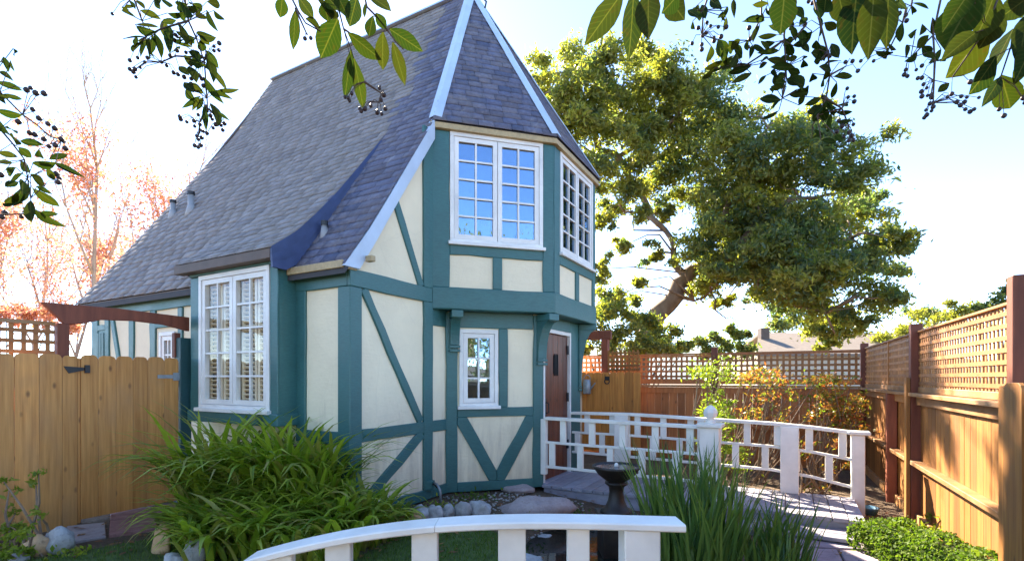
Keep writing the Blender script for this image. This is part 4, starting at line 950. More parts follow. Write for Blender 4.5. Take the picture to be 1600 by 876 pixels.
# ------------------------------------------------------------------ fountain, stones, paving, hedge
fx, fy = at(963, 737, 4.9).x, 4.9; fz = -0.21
ft = thing('garden_fountain', 'small bronzed bowl fountain on a square plinth standing in the pond', 'fountain', (fx, fy, fz))
mb = MB(); mb.box((-0.16, -0.16, 0), (0.16, 0.16, 0.36)); mb.build('plinth', MAT['bronze'], ft, bevel=0.01)
mb = MB(); mb.box((-0.185, -0.185, 0.361), (0.185, 0.185, 0.40)); mb.build('plinth_cap', MAT['bronze'], ft, bevel=0.008)
mb = MB(); mb.lathe((0, 0, 0.401), [(0.155, 0), (0.15, 0.03), (0.11, 0.05), (0.08, 0.12), (0.068, 0.2), (0.075, 0.255), (0.11, 0.28), (0.11, 0.30)], 24); mb.build('stem', MAT['bronze'], ft, smooth=True)
mb = MB(); mb.lathe((0, 0, 0.70), [(0.06, 0), (0.11, 0.02), (0.175, 0.07), (0.215, 0.125), (0.235, 0.14), (0.235, 0.155), (0.22, 0.16), (0.195, 0.125), (0.1, 0.10), (0.02, 0.095)], 32); mb.build('bowl', MAT['bronze'], ft, smooth=True)
def water_disc():
    m, t, b = M('fountain water'); b.inputs['Base Color'].default_value = (0.05, 0.06, 0.07, 1); b.inputs['Roughness'].default_value = 0.03
    bump(t, b, noise(t, coords(t), 24, 2), 0.25, 0.01)
    mb = MB(); mb.lathe((0, 0, 0.835), [(0.214, 0.002), (0.214, 0.012)], 32); mb.build('water_surface', m, ft)
    mb = MB(); mb.lathe((0, 0, 0.846), [(0.022, 0), (0.02, 0.02), (0.012, 0.035), (0.004, 0.04)], 10); mb.build('water_jet', MAT['white'], ft, smooth=True)
water_disc()

def rock(name, label, p, sx, sy, sz, mat, group=None, seed=0, rz=0.0, rough=0.28, sub=3, sink=0.25):
    bm = bmesh.new(); bmesh.ops.create_icosphere(bm, subdivisions=sub, radius=1.0)
    for v in bm.verts:
        n = v.co.normalized(); k = 1 + rough * mnoise.noise(n * 1.3 + Vector((seed * 7.1, seed * 3.3, 0))) + rough * 0.45 * mnoise.noise(n * 3.5 + Vector((seed, 0, 9)))
        v.co = Vector((n.x * k * sx, n.y * k * sy, max(-sz * 0.6, n.z * k * sz)))
    me = bpy.data.meshes.new(name); bm.to_mesh(me); bm.free(); me.materials.append(MAT[mat]); me.polygons.foreach_set('use_smooth', np.ones(len(me.polygons), bool))
    o = link(name, me); o.location = (p[0], p[1], p[2] + sz * (1 - sink * 2)); o.rotation_euler = (0, 0, rz)
    tag(o, label, 'rock', group); return o
def gp_(px, py, zoff=0.0):     # ground point under a pixel
    Y = 5.0
    for _ in range(30):
        X = (px - CX) / F * Y; z = gzf(X, Y); Y = 0.5 * Y + 0.5 * (EYE - z) * F / (py - HY)
    X = (px - CX) / F * Y; return Vector((X, Y, gzf(X, Y)))
def stone(px, py, wpx, hpx, mat, label, seed, name='stone', depth=0.8, rz=0.0, group=None, rough=0.38):
    wpx *= 0.88; hpx *= 0.9
    p = gp_(px, py); s = p.y / F; rock(name, label, p + Vector((0, wpx * s * depth / 2, 0)), wpx * s / 2, wpx * s * depth / 2, hpx * s / 1.55, mat, group, seed, rz, rough)
stone(656, 816, 36, 26, 'rock_pale', 'pale rounded stone, lowest and leftmost of the little row by the house', 1, group='pale stones edging the bed')
stone(678, 815, 30, 28, 'rock_pale', 'pale rounded stone touching its neighbour, second from the left of the row by the house', 2, group='pale stones edging the bed')
stone(699, 808, 24, 22, 'rock_pale', 'small round white stone in the middle of the row by the house', 3, group='pale stones edging the bed')
stone(722, 807, 28, 26, 'rock_pale', 'round grey white stone beside the knobbly cream one', 4, group='pale stones edging the bed')
stone(750, 806, 36, 24, 'rock_pale', 'knobbly cream white stone at the end of the row beside the long flat rock', 5, group='pale stones edging the bed', rough=0.5)
stone(838, 820, 140, 44, 'rock_mauve', 'long low mauve boulder lying beside the pond under the turret', 6, 'boulder', 0.4, 0.1)
stone(755, 765, 40, 8, 'rock_mauve', 'thin flat grey stone lying on the soil against the turret foot', 7)
stone(810, 772, 60, 14, 'rock_mauve', 'rough reddish stone by the turret corner below the door', 8)
stone(640, 836, 46, 40, 'rock_tan', 'angular orange tan sandstone beside the strap leaved plants', 9, 'boulder', 0.6, rough=0.5)
stone(74, 868, 52, 46, 'rock_pale', 'white topped stone at the foot of the left fence', 10, 'boulder', 0.8)
stone(45, 872, 46, 36, 'rock_tan', 'brown shaded stone left of the white topped stone', 11, 'boulder', 0.8)
stone(246, 868, 30, 52, 'rock_tan', 'tall narrow tan stone edging the lawn under the plants', 12, 'boulder', 0.7)
stone(297, 890, 40, 52, 'rock', 'upright grey and ochre stone at the bottom edge by the lawn', 13, 'boulder', 0.7)
stone(262, 895, 36, 30, 'rock_pale', 'small pale stone between the two upright lawn stones', 14)
stone(1062, 890, 50, 60, 'rock', 'grey upright rock beside the iris leaves and the white post', 15, 'boulder', 0.6)
stone(900, 836, 70, 20, 'rock_tan', 'flat tan stone at the edge of the pond left of the fountain', 16)
stone(850, 850, 30, 14, 'rock_pale', 'small pale stone at the pond edge below the long boulder', 17)
stone(826, 890, 60, 18, 'rock_pale', 'pale flat stone in the grass seen under the handrail', 18)
stone(10, 885, 40, 18, 'rock', 'grey stone at the bottom left corner', 19)
stone(985, 815, 40, 14, 'rock', 'grey pond stone half hidden behind the fountain', 20)
def slab(name, pts, th, mat, label, cat='paving slab', group=None):
    c = sum((Vector((x, y, 0)) for x, y in pts), Vector()) / len(pts); z = gzf(c.x, c.y)
    mb = MB(); mb.prism([(x - c.x, y - c.y, -0.03) for x, y in pts], [(x - c.x, y - c.y, th) for x, y in pts]); o = mb.build(name, MAT[mat], bevel=0.008)
    o.location = (c.x, c.y, z); tag(o, label, cat, group); return o
def quadpx(*p): return [tuple(gp_(*q).xy) for q in p]
slab('paving_slab', quadpx((170, 839), (246, 829), (242, 811), (172, 818)), 0.035, 'flag', 'brick red slab on the lawn side of the gate path', group='red slabs at the gate')
slab('paving_slab', quadpx((172, 816), (290, 802), (290, 789), (173, 799)), 0.035, 'flag', 'brick red slab right under the garden gate', group='red slabs at the gate')
slab('paving_slab', quadpx((104, 850), (166, 840), (164, 818), (104, 824)), 0.02, 'rock_mauve', 'brown slab at the corner of fence and gate')
for k, q in enumerate([((1228, 905), (1330, 905), (1308, 862), (1222, 858)), ((1334, 905), (1520, 905), (1400, 868), (1312, 863)), ((1222, 855), (1395, 865), (1330, 848), (1216, 844))]):
    slab('paving_slab', quadpx(*q), 0.03, 'flag_mauve', ['mauve path slab next to the iris clump', 'large mauve path slab beside the clipped hedge', 'narrow mauve path slab directly below the bridge step'][k], group='mauve slabs of the garden path')

def leafcloud(n, pts_fn, size, mats, mi_fn=None, asp=0.45, up=0.0, name='foliage', parent=None, kind='stuff', off=(0, 0, 0), curl=True):
    """n small folded leaves; pts_fn(n) -> (n,3) positions"""
    P = pts_fn(n) - np.asarray(off); n = len(P)
    d = RNG.normal(size=(n, 3)); d[:, 2] += up; d /= np.linalg.norm(d, axis=1)[:, None]
    e = np.cross(d, RNG.normal(size=(n, 3))); e /= np.linalg.norm(e, axis=1)[:, None]
    L = size * RNG.uniform(0.45, 1.5, n)[:, None]; W = L * asp
    nrm = np.cross(d, e)
    a = P - d * L / 2; b = P + e * W / 2 - nrm * W * 0.12; c = P + d * L / 2 - nrm * L * 0.1; f = P - e * W / 2 - nrm * W * 0.12
    V = np.stack([a, b, c, f], 1).reshape(-1, 3); Fc = np.arange(n * 4).reshape(n, 4)
    mi = None if mi_fn is None else mi_fn(n)
    return link(name, mesh_np(name, V, Fc, [MAT[m] for m in mats] if isinstance(mats, (list, tuple)) else MAT[mats], mi), parent, kind=kind)

# clipped hedge beside the path: a long mound with a leafy skin
def build_hedge():
    A = at(1362, 800, 4.95); B = Vector((3.42, 3.1, 0)); A = Vector((3.42, 4.72, 0)); D = Vector((B - A)); Lh = D.length; D.normalize(); S = Vector((D.y, -D.x, 0))
    root = thing('boxwood_hedge', 'low clipped green hedge along the right edge of the path', 'hedge', (A.x, A.y, gzf(A.x, A.y)))
    def pts(n):
        a = RNG.uniform(0, 1, n); th = RNG.uniform(-0.15, math.pi + 0.15, n); out = np.zeros((n, 3)); r = 1 + 0.06 * np.sin(a * 23 + th * 3) + RNG.normal(0, 0.03, n)
        hw, h = 0.27, 0.31
        ca = np.sign(np.cos(th)) * np.abs(np.cos(th)) ** 0.55; sa = np.sign(np.sin(th)) * np.abs(np.sin(th)) ** 0.55
        for k in range(3): out[:, k] = (A + D * 0)[k] + D[k] * (a * Lh) + S[k] * ca * hw * r
        out[:, 2] = -0.1 + np.maximum(sa, 0) * h * r
        endc = a < 0.08; out[endc, 2] *= 1 - 0.5 * RNG.uniform(0, 1, endc.sum()) * (out[endc, 2] > 0)
        return out
    leafcloud(16000, pts, 0.030, 'hedge', asp=0.6, parent=root, off=(A.x, A.y, gzf(A.x, A.y)))
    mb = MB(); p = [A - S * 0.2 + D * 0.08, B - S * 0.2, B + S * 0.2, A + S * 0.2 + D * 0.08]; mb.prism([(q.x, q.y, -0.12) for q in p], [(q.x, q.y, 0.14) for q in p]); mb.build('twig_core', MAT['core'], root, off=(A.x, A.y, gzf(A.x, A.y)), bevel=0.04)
build_hedge()
bl = gp_(1358, 802); bo = thing('blue_pot', 'small blue pot lying by the foot of the bridge end post', 'pot', bl)
mb = MB(); mb.lathe((0, 0, -0.01), [(0.07, 0), (0.10, 0.08), (0.105, 0.09), (0.09, 0.09), (0.07, 0.03)], 16); o = mb.build('body', MAT['blue'], bo, smooth=True)

# ------------------------------------------------------------------ strap-leaved plants and irises
def blade_mesh(name, mat, L, wd, droop, lean, seed, fold=0.25, seg=7, tip=0.75):
    """a leaf growing up from the origin in the xz plane, bending towards +x"""
    r = random.Random(seed); V = []; Fc = []; x = z = 0.0; a = lean
    for k in range(seg + 1):
        f = k / seg; w_ = wd * (min(1, f * 4 + 0.45) if f < 0.15 else (1 if f < tip - 0.25 else max(0.02, 1 - ((f - tip + 0.25) / (1.25 - tip)) ** 1.6)))
        V += [(x - fold * w_ * 0.5 * math.cos(a), -w_ / 2, z + fold * w_ * 0.5 * math.sin(a)), (x, 0, z), (x - fold * w_ * 0.5 * math.cos(a), w_ / 2, z + fold * w_ * 0.5 * math.sin(a))]
        x += math.sin(a) * L / seg; z += math.cos(a) * L / seg; a += droop / seg * (0.35 + 1.6 * f) + r.gauss(0, 0.04)
    for k in range(seg):
        b = k * 3; Fc += [(b, b + 1, b + 4, b + 3), (b + 1, b + 2, b + 5, b + 4)]
    return V, Fc
def clump(name, label, cat, base, n_obj, n_stuff, L, wd, droop, lean, rad, mats, group=None, front=-math.pi / 2, seed=0, spread=math.pi):
    root = thing(name, label, cat, base, 0, group); r = random.Random(seed)
    vars_ = []
    for k in range(5):
        V, Fc = blade_mesh('leaf', MAT[mats[0]], 1.0, wd / L, droop * r.uniform(0.6, 1.35), lean * r.uniform(0.3, 1.4), seed * 10 + k); vars_.append((mesh_np('leaf', V, Fc, MAT[mats[0]], smooth=True), V, Fc))
    SV, SF = [], []
    for i in range(n_obj + n_stuff):
        me, V, Fc = vars_[i % 5]; a = (front + r.uniform(-1.3, 1.3)) if i < n_obj else r.uniform(0, 6.283)
        q = r.random() ** 0.5 * rad; b = r.uniform(0, 6.283); sc = L * r.uniform(0.55, 1.05); loc = Vector((q * math.cos(b), q * math.sin(b), -0.02))
        if i < n_obj: loc.y -= abs(loc.y) * 0.5
        m = Matrix.Translation(loc) @ Matrix.Rotation(a, 4, 'Z') @ Matrix.Rotation(r.gauss(0, 0.10), 4, 'X') @ Matrix.Scale(sc, 4)
        if i < n_obj:
            o = link('leaf', me, root); o.matrix_local = m
        else:
            bb = len(SV); SV += [tuple(m @ Vector(v)) for v in V]; SF += [tuple(bb + j for j in f) for f in Fc]
    if SV: link('foliage', mesh_np('foliage', SV, SF, MAT[mats[1]], smooth=True), root, kind='stuff')
    return root
SP = [(-2.62, 4.52, 0.66, 'leftmost, beside the gate path'), (-2.2, 4.72, 0.72, 'under the left half of the bay window'), (-1.78, 4.62, 0.74, 'in front of the cream side wall panel'), (-1.42, 4.45, 0.66, 'in front of the house corner post'),
      (-2.42, 4.2, 0.60, 'lowest left, above the tan lawn stone'), (-1.95, 4.15, 0.62, 'in the middle of the front row behind the handrail'), (-1.5, 4.05, 0.56, 'at the front beside the handrail'), (-1.25, 4.72, 0.36, 'rightmost, beside the angular sandstone')]
for k, (x, y, L, tx) in enumerate(SP):
    clump('strap_leaf_plant', 'clump of arching green strap leaves, ' + tx, 'plant', (x, y, gzf(x, y)), 36, 190, L * 1.25, 0.050, 1.95, 0.34, 0.26, ('strap_o', 'strap'), 'strap leaved plants under the bay window', seed=20 + k)
SP2 = [(-2.95, 5.02, 0.98, 'tucked against the dark green gate post'), (-2.55, 4.98, 0.92, 'tall, hiding the wall below the bay window'), (-2.2, 4.92, 0.95, 'tall, below the right half of the bay window'), (-1.92, 4.86, 0.92, 'tall, in the nook between bay and corner post')]
for k, (x, y, L, tx) in enumerate(SP2):
    clump('strap_leaf_plant', 'clump of arching green strap leaves, ' + tx, 'plant', (x, y, gzf(x, y)), 30, 170, L * 1.5, 0.050, 1.9, 0.22, 0.26, ('strap_o', 'strap'), 'strap leaved plants under the bay window', seed=40 + k)
IR = [(1.32, 4.15, 1.12, 'closest to the fountain'), (1.58, 3.98, 1.02, 'in the middle of the group'), (1.98, 3.80, 0.68, 'nearest the path'), (1.42, 3.62, 0.86, 'at the front bottom of the group'), (1.86, 3.50, 0.52, 'short, at the bottom beside the path slabs')]
for k, (x, y, L, tx) in enumerate(IR):
    clump('iris_plant', 'clump of tall upright sword shaped iris leaves, ' + tx, 'plant', (x, y, gzf(x, y)), 44, 120, L * 1.1, 0.024, 0.42, 0.16, 0.19, ('iris_o', 'iris'), 'irises beside the pond', seed=60 + k)

# ------------------------------------------------------------------ trees and shrubs
def gauss_clump(c, r, n, flat=0.8):
    p = RNG.normal(size=(n, 3)) * np.array([0.62, 0.62, 0.62 * flat]) * r
    return p + np.asarray(c)

def big_tree():
    base = Vector((at(985, 600, 14.5).x, 14.5, -0.1))
    root = thing('leaning_tree', 'large spreading broadleaf tree with a leaning trunk behind the back fence', 'tree', base)
    LP = []
    def limb(pts, rad, name='limb', parent=None):
        P = [at(*p) for p in pts]; LP.extend(P[1:] if name == 'limb' else P[-1:]); Q = [P[0]]; Rr = [rad[0]]
        for i in range(1, len(P)):
            for f in (0.33, 0.66, 1.0):
                j = Vector((random.gauss(0, 1), random.gauss(0, 1), random.gauss(0, 1))) * 0.06 * (0 if f == 1 else 1); Q.append(P[i - 1].lerp(P[i], f) + j); Rr.append(rad[i - 1] + (rad[i] - rad[i - 1]) * f)
        mb = MB(); mb.tube(Q, Rr, 9); return mb.build(name, MAT['bark'], parent or root, off=base, smooth=True)
    tr = limb([(978, 690, 14.5), (1000, 550, 14.5), (1028, 490, 14.5), (1060, 443, 14.4), (1088, 420, 14.3)], [0.36, 0.30, 0.27, 0.23, 0.19], 'trunk')
    limb([(1088, 420, 14.3), (1140, 402, 14), (1200, 392, 13.7), (1260, 380, 13.4), (1330, 372, 13.2)], [0.18, 0.14, 0.11, 0.07, 0.03])
    limb([(1072, 432, 14.4), (1052, 395, 14.6), (1040, 360, 14.8), (1010, 340, 15), (975, 330, 15.2)], [0.12, 0.09, 0.075, 0.05, 0.03])
    limb([(1040, 360, 14.8), (1000, 300, 15), (965, 245, 15), (935, 235, 15), (925, 190, 15), (905, 165, 15)], [0.08, 0.09, 0.11, 0.10, 0.08, 0.04])
    limb([(965, 245, 15), (1010, 215, 14.6), (1050, 190, 14.4), (1080, 150, 14.2)], [0.07, 0.06, 0.05, 0.02])
    limb([(1095, 418, 14.3), (1120, 360, 14), (1150, 300, 13.8), (1170, 240, 13.7), (1200, 200, 13.6)], [0.13, 0.11, 0.09, 0.06, 0.03])
    limb([(1150, 300, 13.8), (1220, 270, 13.4), (1280, 250, 13.2), (1330, 260, 13.1)], [0.08, 0.06, 0.04, 0.02])
    limb([(1140, 402, 14), (1190, 340, 13.4), (1250, 310, 13.2), (1320, 300, 13)], [0.10, 0.08, 0.05, 0.02])
    limb([(1160, 398, 13.9), (1180, 440, 13.6), (1230, 470, 13.4), (1290, 490, 13.3)], [0.07, 0.05, 0.04, 0.02])
    limb([(1060, 445, 14.4), (1085, 470, 14), (1110, 455, 13.8), (1125, 490, 13.7), (1150, 500, 13.6)], [0.05, 0.035, 0.03, 0.02, 0.012])
    CL = [(862, 118, 34), (850, 155, 30), (905, 95, 40), (948, 92, 42), (1010, 84, 40), (1048, 112, 44), (895, 160, 50), (955, 155, 52), (1020, 160, 50), (1085, 155, 50), (885, 215, 40), (930, 235, 45), (985, 225, 52), (1045, 225, 55), (1105, 212, 55), (1160, 185, 52), (1155, 245, 55), (1210, 235, 52), (1258, 215, 44), (1300, 235, 42), (945, 285, 30), (990, 290, 35), (1040, 290, 38), (1100, 292, 52), (1160, 300, 54), (1220, 292, 54), (1278, 285, 52), (1328, 278, 40), (1350, 318, 34), (1105, 350, 48), (1160, 360, 54), (1220, 352, 56), (1280, 350, 56), (1332, 352, 40), (1085, 392, 30), (1145, 408, 34), (1205, 420, 46), (1262, 420, 52), (1320, 420, 50), (1366, 396, 42), (1402, 372, 22), (1392, 422, 30), (1255, 468, 40), (1310, 480, 44), (1358, 468, 38), (1398, 462, 20), (1290, 512, 28), (1330, 505, 22), (1222, 465, 26), (942, 420, 20), (962, 462, 22), (1000, 328, 16), (960, 332, 18), (972, 385, 16), (935, 350, 20), (1035, 330, 18), (1130, 470, 16), (1180, 455, 20), (1290, 535, 14), (1020, 395, 14), (940, 480, 24), (1000, 440, 12), (1420, 385, 12)]
    CL += [(random.uniform(1090, 1345), random.uniform(290, 480), random.uniform(24, 44)) for _ in range(13)] + [(random.uniform(860, 1120), random.uniform(100, 260), random.uniform(22, 40)) for _ in range(10)] + [(random.uniform(1110, 1300), random.uniform(200, 300), random.uniform(24, 40)) for _ in range(5)]
    NEAR = [(random.uniform(1110, 1290), random.uniform(375, 435), random.uniform(26, 38)) for _ in range(9)]; CL += NEAR
    CL += [(745, 150, 26), (815, 175, 24)]  # unseen clumps behind the roof, added to cast dappled shade on the right fence
    P = []; mi = []; tw = MB()
    for (px, py, r) in CL:
        Y = 14.6 - (px - 1000) / 300 * 0.9 + (-1.6 if (px, py, r) in NEAR else random.uniform(-1.3, 1.3)); c = at(px, py, Y); R_ = r / F * Y
        q0 = min(LP, key=lambda q: (q - c).length + (0.8 if q.z > c.z + 0.3 else 0)); L_q = (c - q0).length; m1 = q0.lerp(c, 0.3) + Vector((random.gauss(0, 0.12), random.gauss(0, 0.1), random.gauss(0.12, 0.1))) * L_q; m2 = q0.lerp(c, 0.68) + Vector((random.gauss(0, 0.1), random.gauss(0, 0.1), random.gauss(0.1, 0.1))) * L_q; tw.tube([q0, m1, m2, c, c + Vector((random.gauss(0, 0.3), 0, 0.25)) * R_], [0.034, 0.024, 0.017, 0.010, 0.004], 5)
        for _ in range(9):        # loose tufts of uneven size with gaps between them
            d = Vector((random.gauss(0, 1), random.gauss(0, 1), random.gauss(0, 0.8))) * R_ * 0.5; rr = R_ * random.uniform(0.22, 0.5)
            n = int(1400 * rr ** 1.6) + 60; q = RNG.normal(size=(n, 3)) * np.array([0.62, 0.62, 0.40]) * rr; q[:, 2] -= 0.25 * (q[:, 0] ** 2 + q[:, 1] ** 2) / rr
            P.append(q + np.array(c + d)); tone = random.random(); warm = (px < 1080 or py > 440)
            mi.append(np.where(RNG.random(n) < 0.75, 2 if tone < (0.35 if warm else 0.2) else (0 if tone < (0.85 if warm else 0.62) else 1), RNG.integers(0, 3, n)))
    tw.build('twigs', MAT['bark'], root, off=base, smooth=True)
    P = np.concatenate(P); mi = np.concatenate(mi)
    leafcloud(len(P), lambda n: P, 0.14, ['leaf_a', 'leaf_b', 'leaf_c'], lambda n: mi, asp=0.36, parent=root, off=base, name='crown')
    return len(P)
nb_ = big_tree()

def branchy_tree(label, px, Y, htop, leafcol, nleaf, seed, mat='bark_pale', group=None, spread=0.35, z0=None, lsize=0.095):
    r = random.Random(seed); base = Vector((at(px, 590, Y).x, Y, -0.2 if z0 is None else z0)); root = thing('autumn_tree', label, 'tree', base, 0, group)
    H = EYE + (HY - htop) / F * Y - base.z; segs = []; tips = []
    def grow(p, d, L, rad, dep):
        n = 4 if dep else 6; pts = [p]; rr = [rad]
        for k in range(n):
            d = (d + Vector((r.gauss(0, 0.10), r.gauss(0, 0.10), 0.10 + r.gauss(0, 0.05)))).normalized(); p = p + d * L / n; pts.append(p); rr.append(rad * (1 - 0.75 * (k + 1) / n))
            if dep < 3:
                for _ in range(r.choice((1, 1, 2) if dep else (2, 3))):
                    if dep == 0 and k == 0: continue
                    a = r.uniform(0, 6.283); o = Vector((math.cos(a), math.sin(a), r.uniform(0.3, 1.1))).normalized()
                    grow(p, (d * 0.75 + o * 0.6).normalized(), L * r.uniform(0.32, 0.55) * (1 if dep else (1.1 - 0.15 * k)), rr[-1] * 0.6 + 0.004, dep + 1)
            if dep >= 1: tips.append((p, dep))
        segs.append((pts, rr, dep))
    grow(Vector((0, 0, 0)), Vector((0.02, 0, 1)), H, 0.007 * H + 0.02, 0)
    mb = MB(); mb2 = MB()
    for pts, rr, dep in segs: (mb if dep == 0 else mb2).tube(pts, rr, 6 if dep < 2 else 4)
    mb.build('trunk', MAT[mat], root, smooth=True); mb2.build('limbs', MAT[mat], root, smooth=True)
    if nleaf:
        T = np.array([tuple(t[0]) for t in tips if t[0].z < H * 0.93 ]); T = T[RNG.integers(0, len(T), nleaf)] + RNG.normal(0, 0.20, (nleaf, 3))
        leafcloud(nleaf, lambda n: T, lsize, leafcol, asp=0.6, parent=root, name='crown')
G = 'autumn trees beyond the left fence'
branchy_tree('tall autumn tree with thin upright branches and coral leaves, left of the roof', 133, 15, 178, 'leaf_pink', 4200, 3, group=G)
branchy_tree('slim autumn tree with sparse pink leaves closest to the roof edge', 212, 16, 215, 'leaf_pink', 3000, 4, group=G)
branchy_tree('leafy orange autumn tree at the left edge of the picture', 25, 14, 290, 'leaf_pink', 2800, 5, group=G)
branchy_tree('broad orange autumn tree with bare upper twigs at the far left', 60, 20, 300, 'leaf_pink', 2600, 12, group=G)
branchy_tree('bushy orange autumn tree low behind the lattice', 85, 18, 330, 'leaf_pink', 6000, 8, group=G)

def bush(label, cat, blobs, mats, dens=1500, size=0.09, name='shrub', group=None, asp=0.45, stems=True, zbase=None):
    """blobs: (px,py,Y,r_px)"""
    c0 = at(*blobs[0][:3]); base = Vector((c0.x, c0.y, gzf(c0.x, c0.y) if zbase is None else zbase)); root = thing(name, label, cat, base, 0, group); P = []
    mb = MB()
    for px, py, Y, r in blobs:
        c = at(px, py, Y); R_ = r / F * Y
        for _ in range(5):
            d = Vector((random.gauss(0, 1), random.gauss(0, 1), random.gauss(0, 1))).normalized() * R_ * random.uniform(0.3, 0.85); rr = R_ * random.uniform(0.35, 0.6); P.append(gauss_clump(c + d, rr, int(dens * 2.2 * rr ** 1.7) + 25, 0.8))
        if stems: mb.tube([base + Vector((random.uniform(-0.15, 0.15), random.uniform(-0.1, 0.1), 0)), base.lerp(c, 0.5) + Vector((random.gauss(0, 0.05), 0, 0)), c], [0.03, 0.022, 0.008], 5)
    if stems: mb.build('stems', MAT['twig'], root, off=base)
    P = np.concatenate(P); leafcloud(len(P), lambda n: P, size, mats, (lambda n: RNG.integers(0, len(mats), n)) if isinstance(mats, (list, tuple)) else None, asp=asp, parent=root, off=base)
bush('pink leaved autumn hedge low behind the left lattice', 'hedge', [(10, 492, 13, 22), (45, 490, 13, 20), (80, 495, 13, 18), (-25, 495, 13, 20), (110, 510, 13, 12)], 'leaf_pink', 900, 0.11)
bush('yellow green shrub growing over the lattice by the far gate', 'shrub', [(960, 515, 12.6, 26), (990, 525, 12.6, 24), (930, 520, 12.6, 26), (1015, 537, 12.4, 16), (940, 490, 13, 24), (975, 490, 13, 20), (918, 545, 12, 14), (1045, 545, 12.4, 12), (905, 505, 13, 22), (1000, 500, 13.2, 18), (1020, 515, 13.2, 22), (1035, 535, 13.2, 18), (995, 470, 13.4, 12), (950, 465, 13.4, 14), (1055, 520, 13.6, 14), (1075, 540, 13.6, 12), (955, 545, 12.4, 18), (985, 548, 12.4, 16), (1060, 540, 12.8, 10)], ['leaf_c', 'leaf_a', 'leaf_b'], 1400, 0.10)
bush('dark round bush beyond the lattice, right of the trunk', 'shrub', [(1040, 536, 22, 14), (1062, 545, 22, 14), (1025, 548, 22, 12)], ['leaf_b'], 1000, 0.13, stems=False)
bush('upright green cypress like tree beside the neighbour roof', 'tree', [(1095, 535, 20, 14), (1120, 525, 20, 12), (1128, 545, 20, 20), (1150, 530, 20, 16), (1165, 545, 20, 16), (1105, 550, 20, 14), (1142, 514, 20, 9), (1170, 520, 20, 7)], ['leaf_a', 'leaf_b'], 1000, 0.14, name='cypress_tree')
bush('grey green bushes showing under the crown of the big tree', 'tree', [(1215, 500, 32, 20), (1250, 495, 32, 24), (1205, 480, 32, 14), (1270, 510, 32, 18)], ['leaf_a', 'leaf_b'], 480, 0.2, name='far_tree')
bush('pale feathery tree above the right lattice, next to the big crown', 'tree', [(1405, 520, 26, 20), (1380, 535, 26, 18), (1430, 500, 26, 18), (1445, 520, 26, 16)], ['leaf_a', 'leaf_c'], 600, 0.15, name='far_tree')
bush('olive tree rounding up behind the middle of the right lattice', 'tree', [(1490, 490, 24, 20), (1475, 505, 24, 18), (1515, 495, 24, 20), (1545, 492, 24, 18), (1485, 475, 24, 8)], ['leaf_a', 'leaf_c'], 600, 0.15, name='far_tree')
bush('distant dark conifers on the skyline right of the big tree', 'tree', [(1440, 486, 60, 10), (1455, 490, 60, 10), (1425, 490, 60, 12), (1470, 495, 60, 8)], ['leaf_b'], 60, 0.5, name='far_tree', stems=False)
bush('loose leafed shrub beside the tall right fence post', 'shrub', [(1560, 470, 6.2, 16), (1580, 450, 6.2, 14), (1545, 490, 6.2, 14), (1590, 475, 6.2, 14), (1530, 480, 6.2, 8)], ['leaf_b', 'leaf_a'], 330, 0.07, name='shrub')

# nandinas and other shrubs against the back fence
def cane_shrub(label, x, y, spots, mats, nst=7, dens=1, lsize=0.06):
    base = Vector((x, y, gzf(x, y))); root = thing('cane_shrub', label, 'shrub', base, 0, 'cane stemmed shrubs along the back fence'); P = []; mb = MB()
    for (px, py, r) in spots:
        c = at(px, py, y + random.uniform(-0.25, 0.25)); R_ = r / F * c.y
        f = base + Vector((random.uniform(-0.2, 0.2), random.uniform(-0.15, 0.15), 0)); mb.tube([f, f.lerp(c, 0.55) + Vector((random.gauss(0, 0.05), 0, 0.05)), c], [0.013, 0.010, 0.004], 5)
        for _ in range(4):
            d = Vector((random.gauss(0, 1), random.gauss(0, 1), random.gauss(0, 0.6))).normalized() * R_ * random.uniform(0.3, 1.0); P.append(gauss_clump(c + d, R_ * random.uniform(0.4, 0.8), int(dens * random.uniform(11, 22)), 0.7))
    mb.build('canes', MAT['bark'], root, off=base); P = np.concatenate(P); leafcloud(len(P), lambda n: P, lsize, mats, asp=0.38, parent=root, off=base)
def grid(x0, x1, y0, y1, n, r): return [(random.uniform(x0, x1), random.uniform(y0, y1), random.uniform(r * 0.7, r * 1.3)) for _ in range(n)]
cane_shrub('yellow green cane shrub behind the bridge finial', 2.75, 7.75, grid(1080, 1150, 560, 650, 14, 15), 'nandina_green', dens=1.1)
cane_shrub('green leafy shrub low behind the bridge railing', 2.65, 7.2, grid(1100, 1165, 630, 730, 18, 16), 'nandina_green', dens=1.3)
cane_shrub('orange and red nandina in the middle of the back fence', 3.7, 7.7, grid(1195, 1290, 578, 660, 16, 15), 'nandina')
cane_shrub('dense green and red nandina in the fence corner', 4.6, 7.55, grid(1275, 1352, 592, 672, 26, 17), ['nandina', 'nandina_green'] if False else 'nandina', dens=1.4)
cane_shrub('sparse reddish nandina between the two bushy ones', 3.35, 8.0, grid(1150, 1215, 570, 650, 12, 14), 'nandina')
cane_shrub('low leafy shrub seen through the right end of the bridge railing', 4.15, 6.9, grid(1235, 1330, 690, 770, 10, 11), 'nandina', dens=0.8)
cane_shrub('small green plants on the dirt at the foot of the right fence post', 4.25, 5.0, grid(1440, 1500, 805, 835, 12, 10), 'nandina_green', dens=0.6, lsize=0.05)
cane_shrub('slender rose bush with few leaves before the left fence', -4.1, 4.25, grid(0, 75, 735, 850, 13, 10), 'nandina_green', dens=0.45, lsize=0.055)
cane_shrub('yellowish leafy plant beside the white topped stone', -4.0, 4.0, grid(0, 60, 820, 870, 10, 12), 'nandina_green', dens=0.8, lsize=0.05)
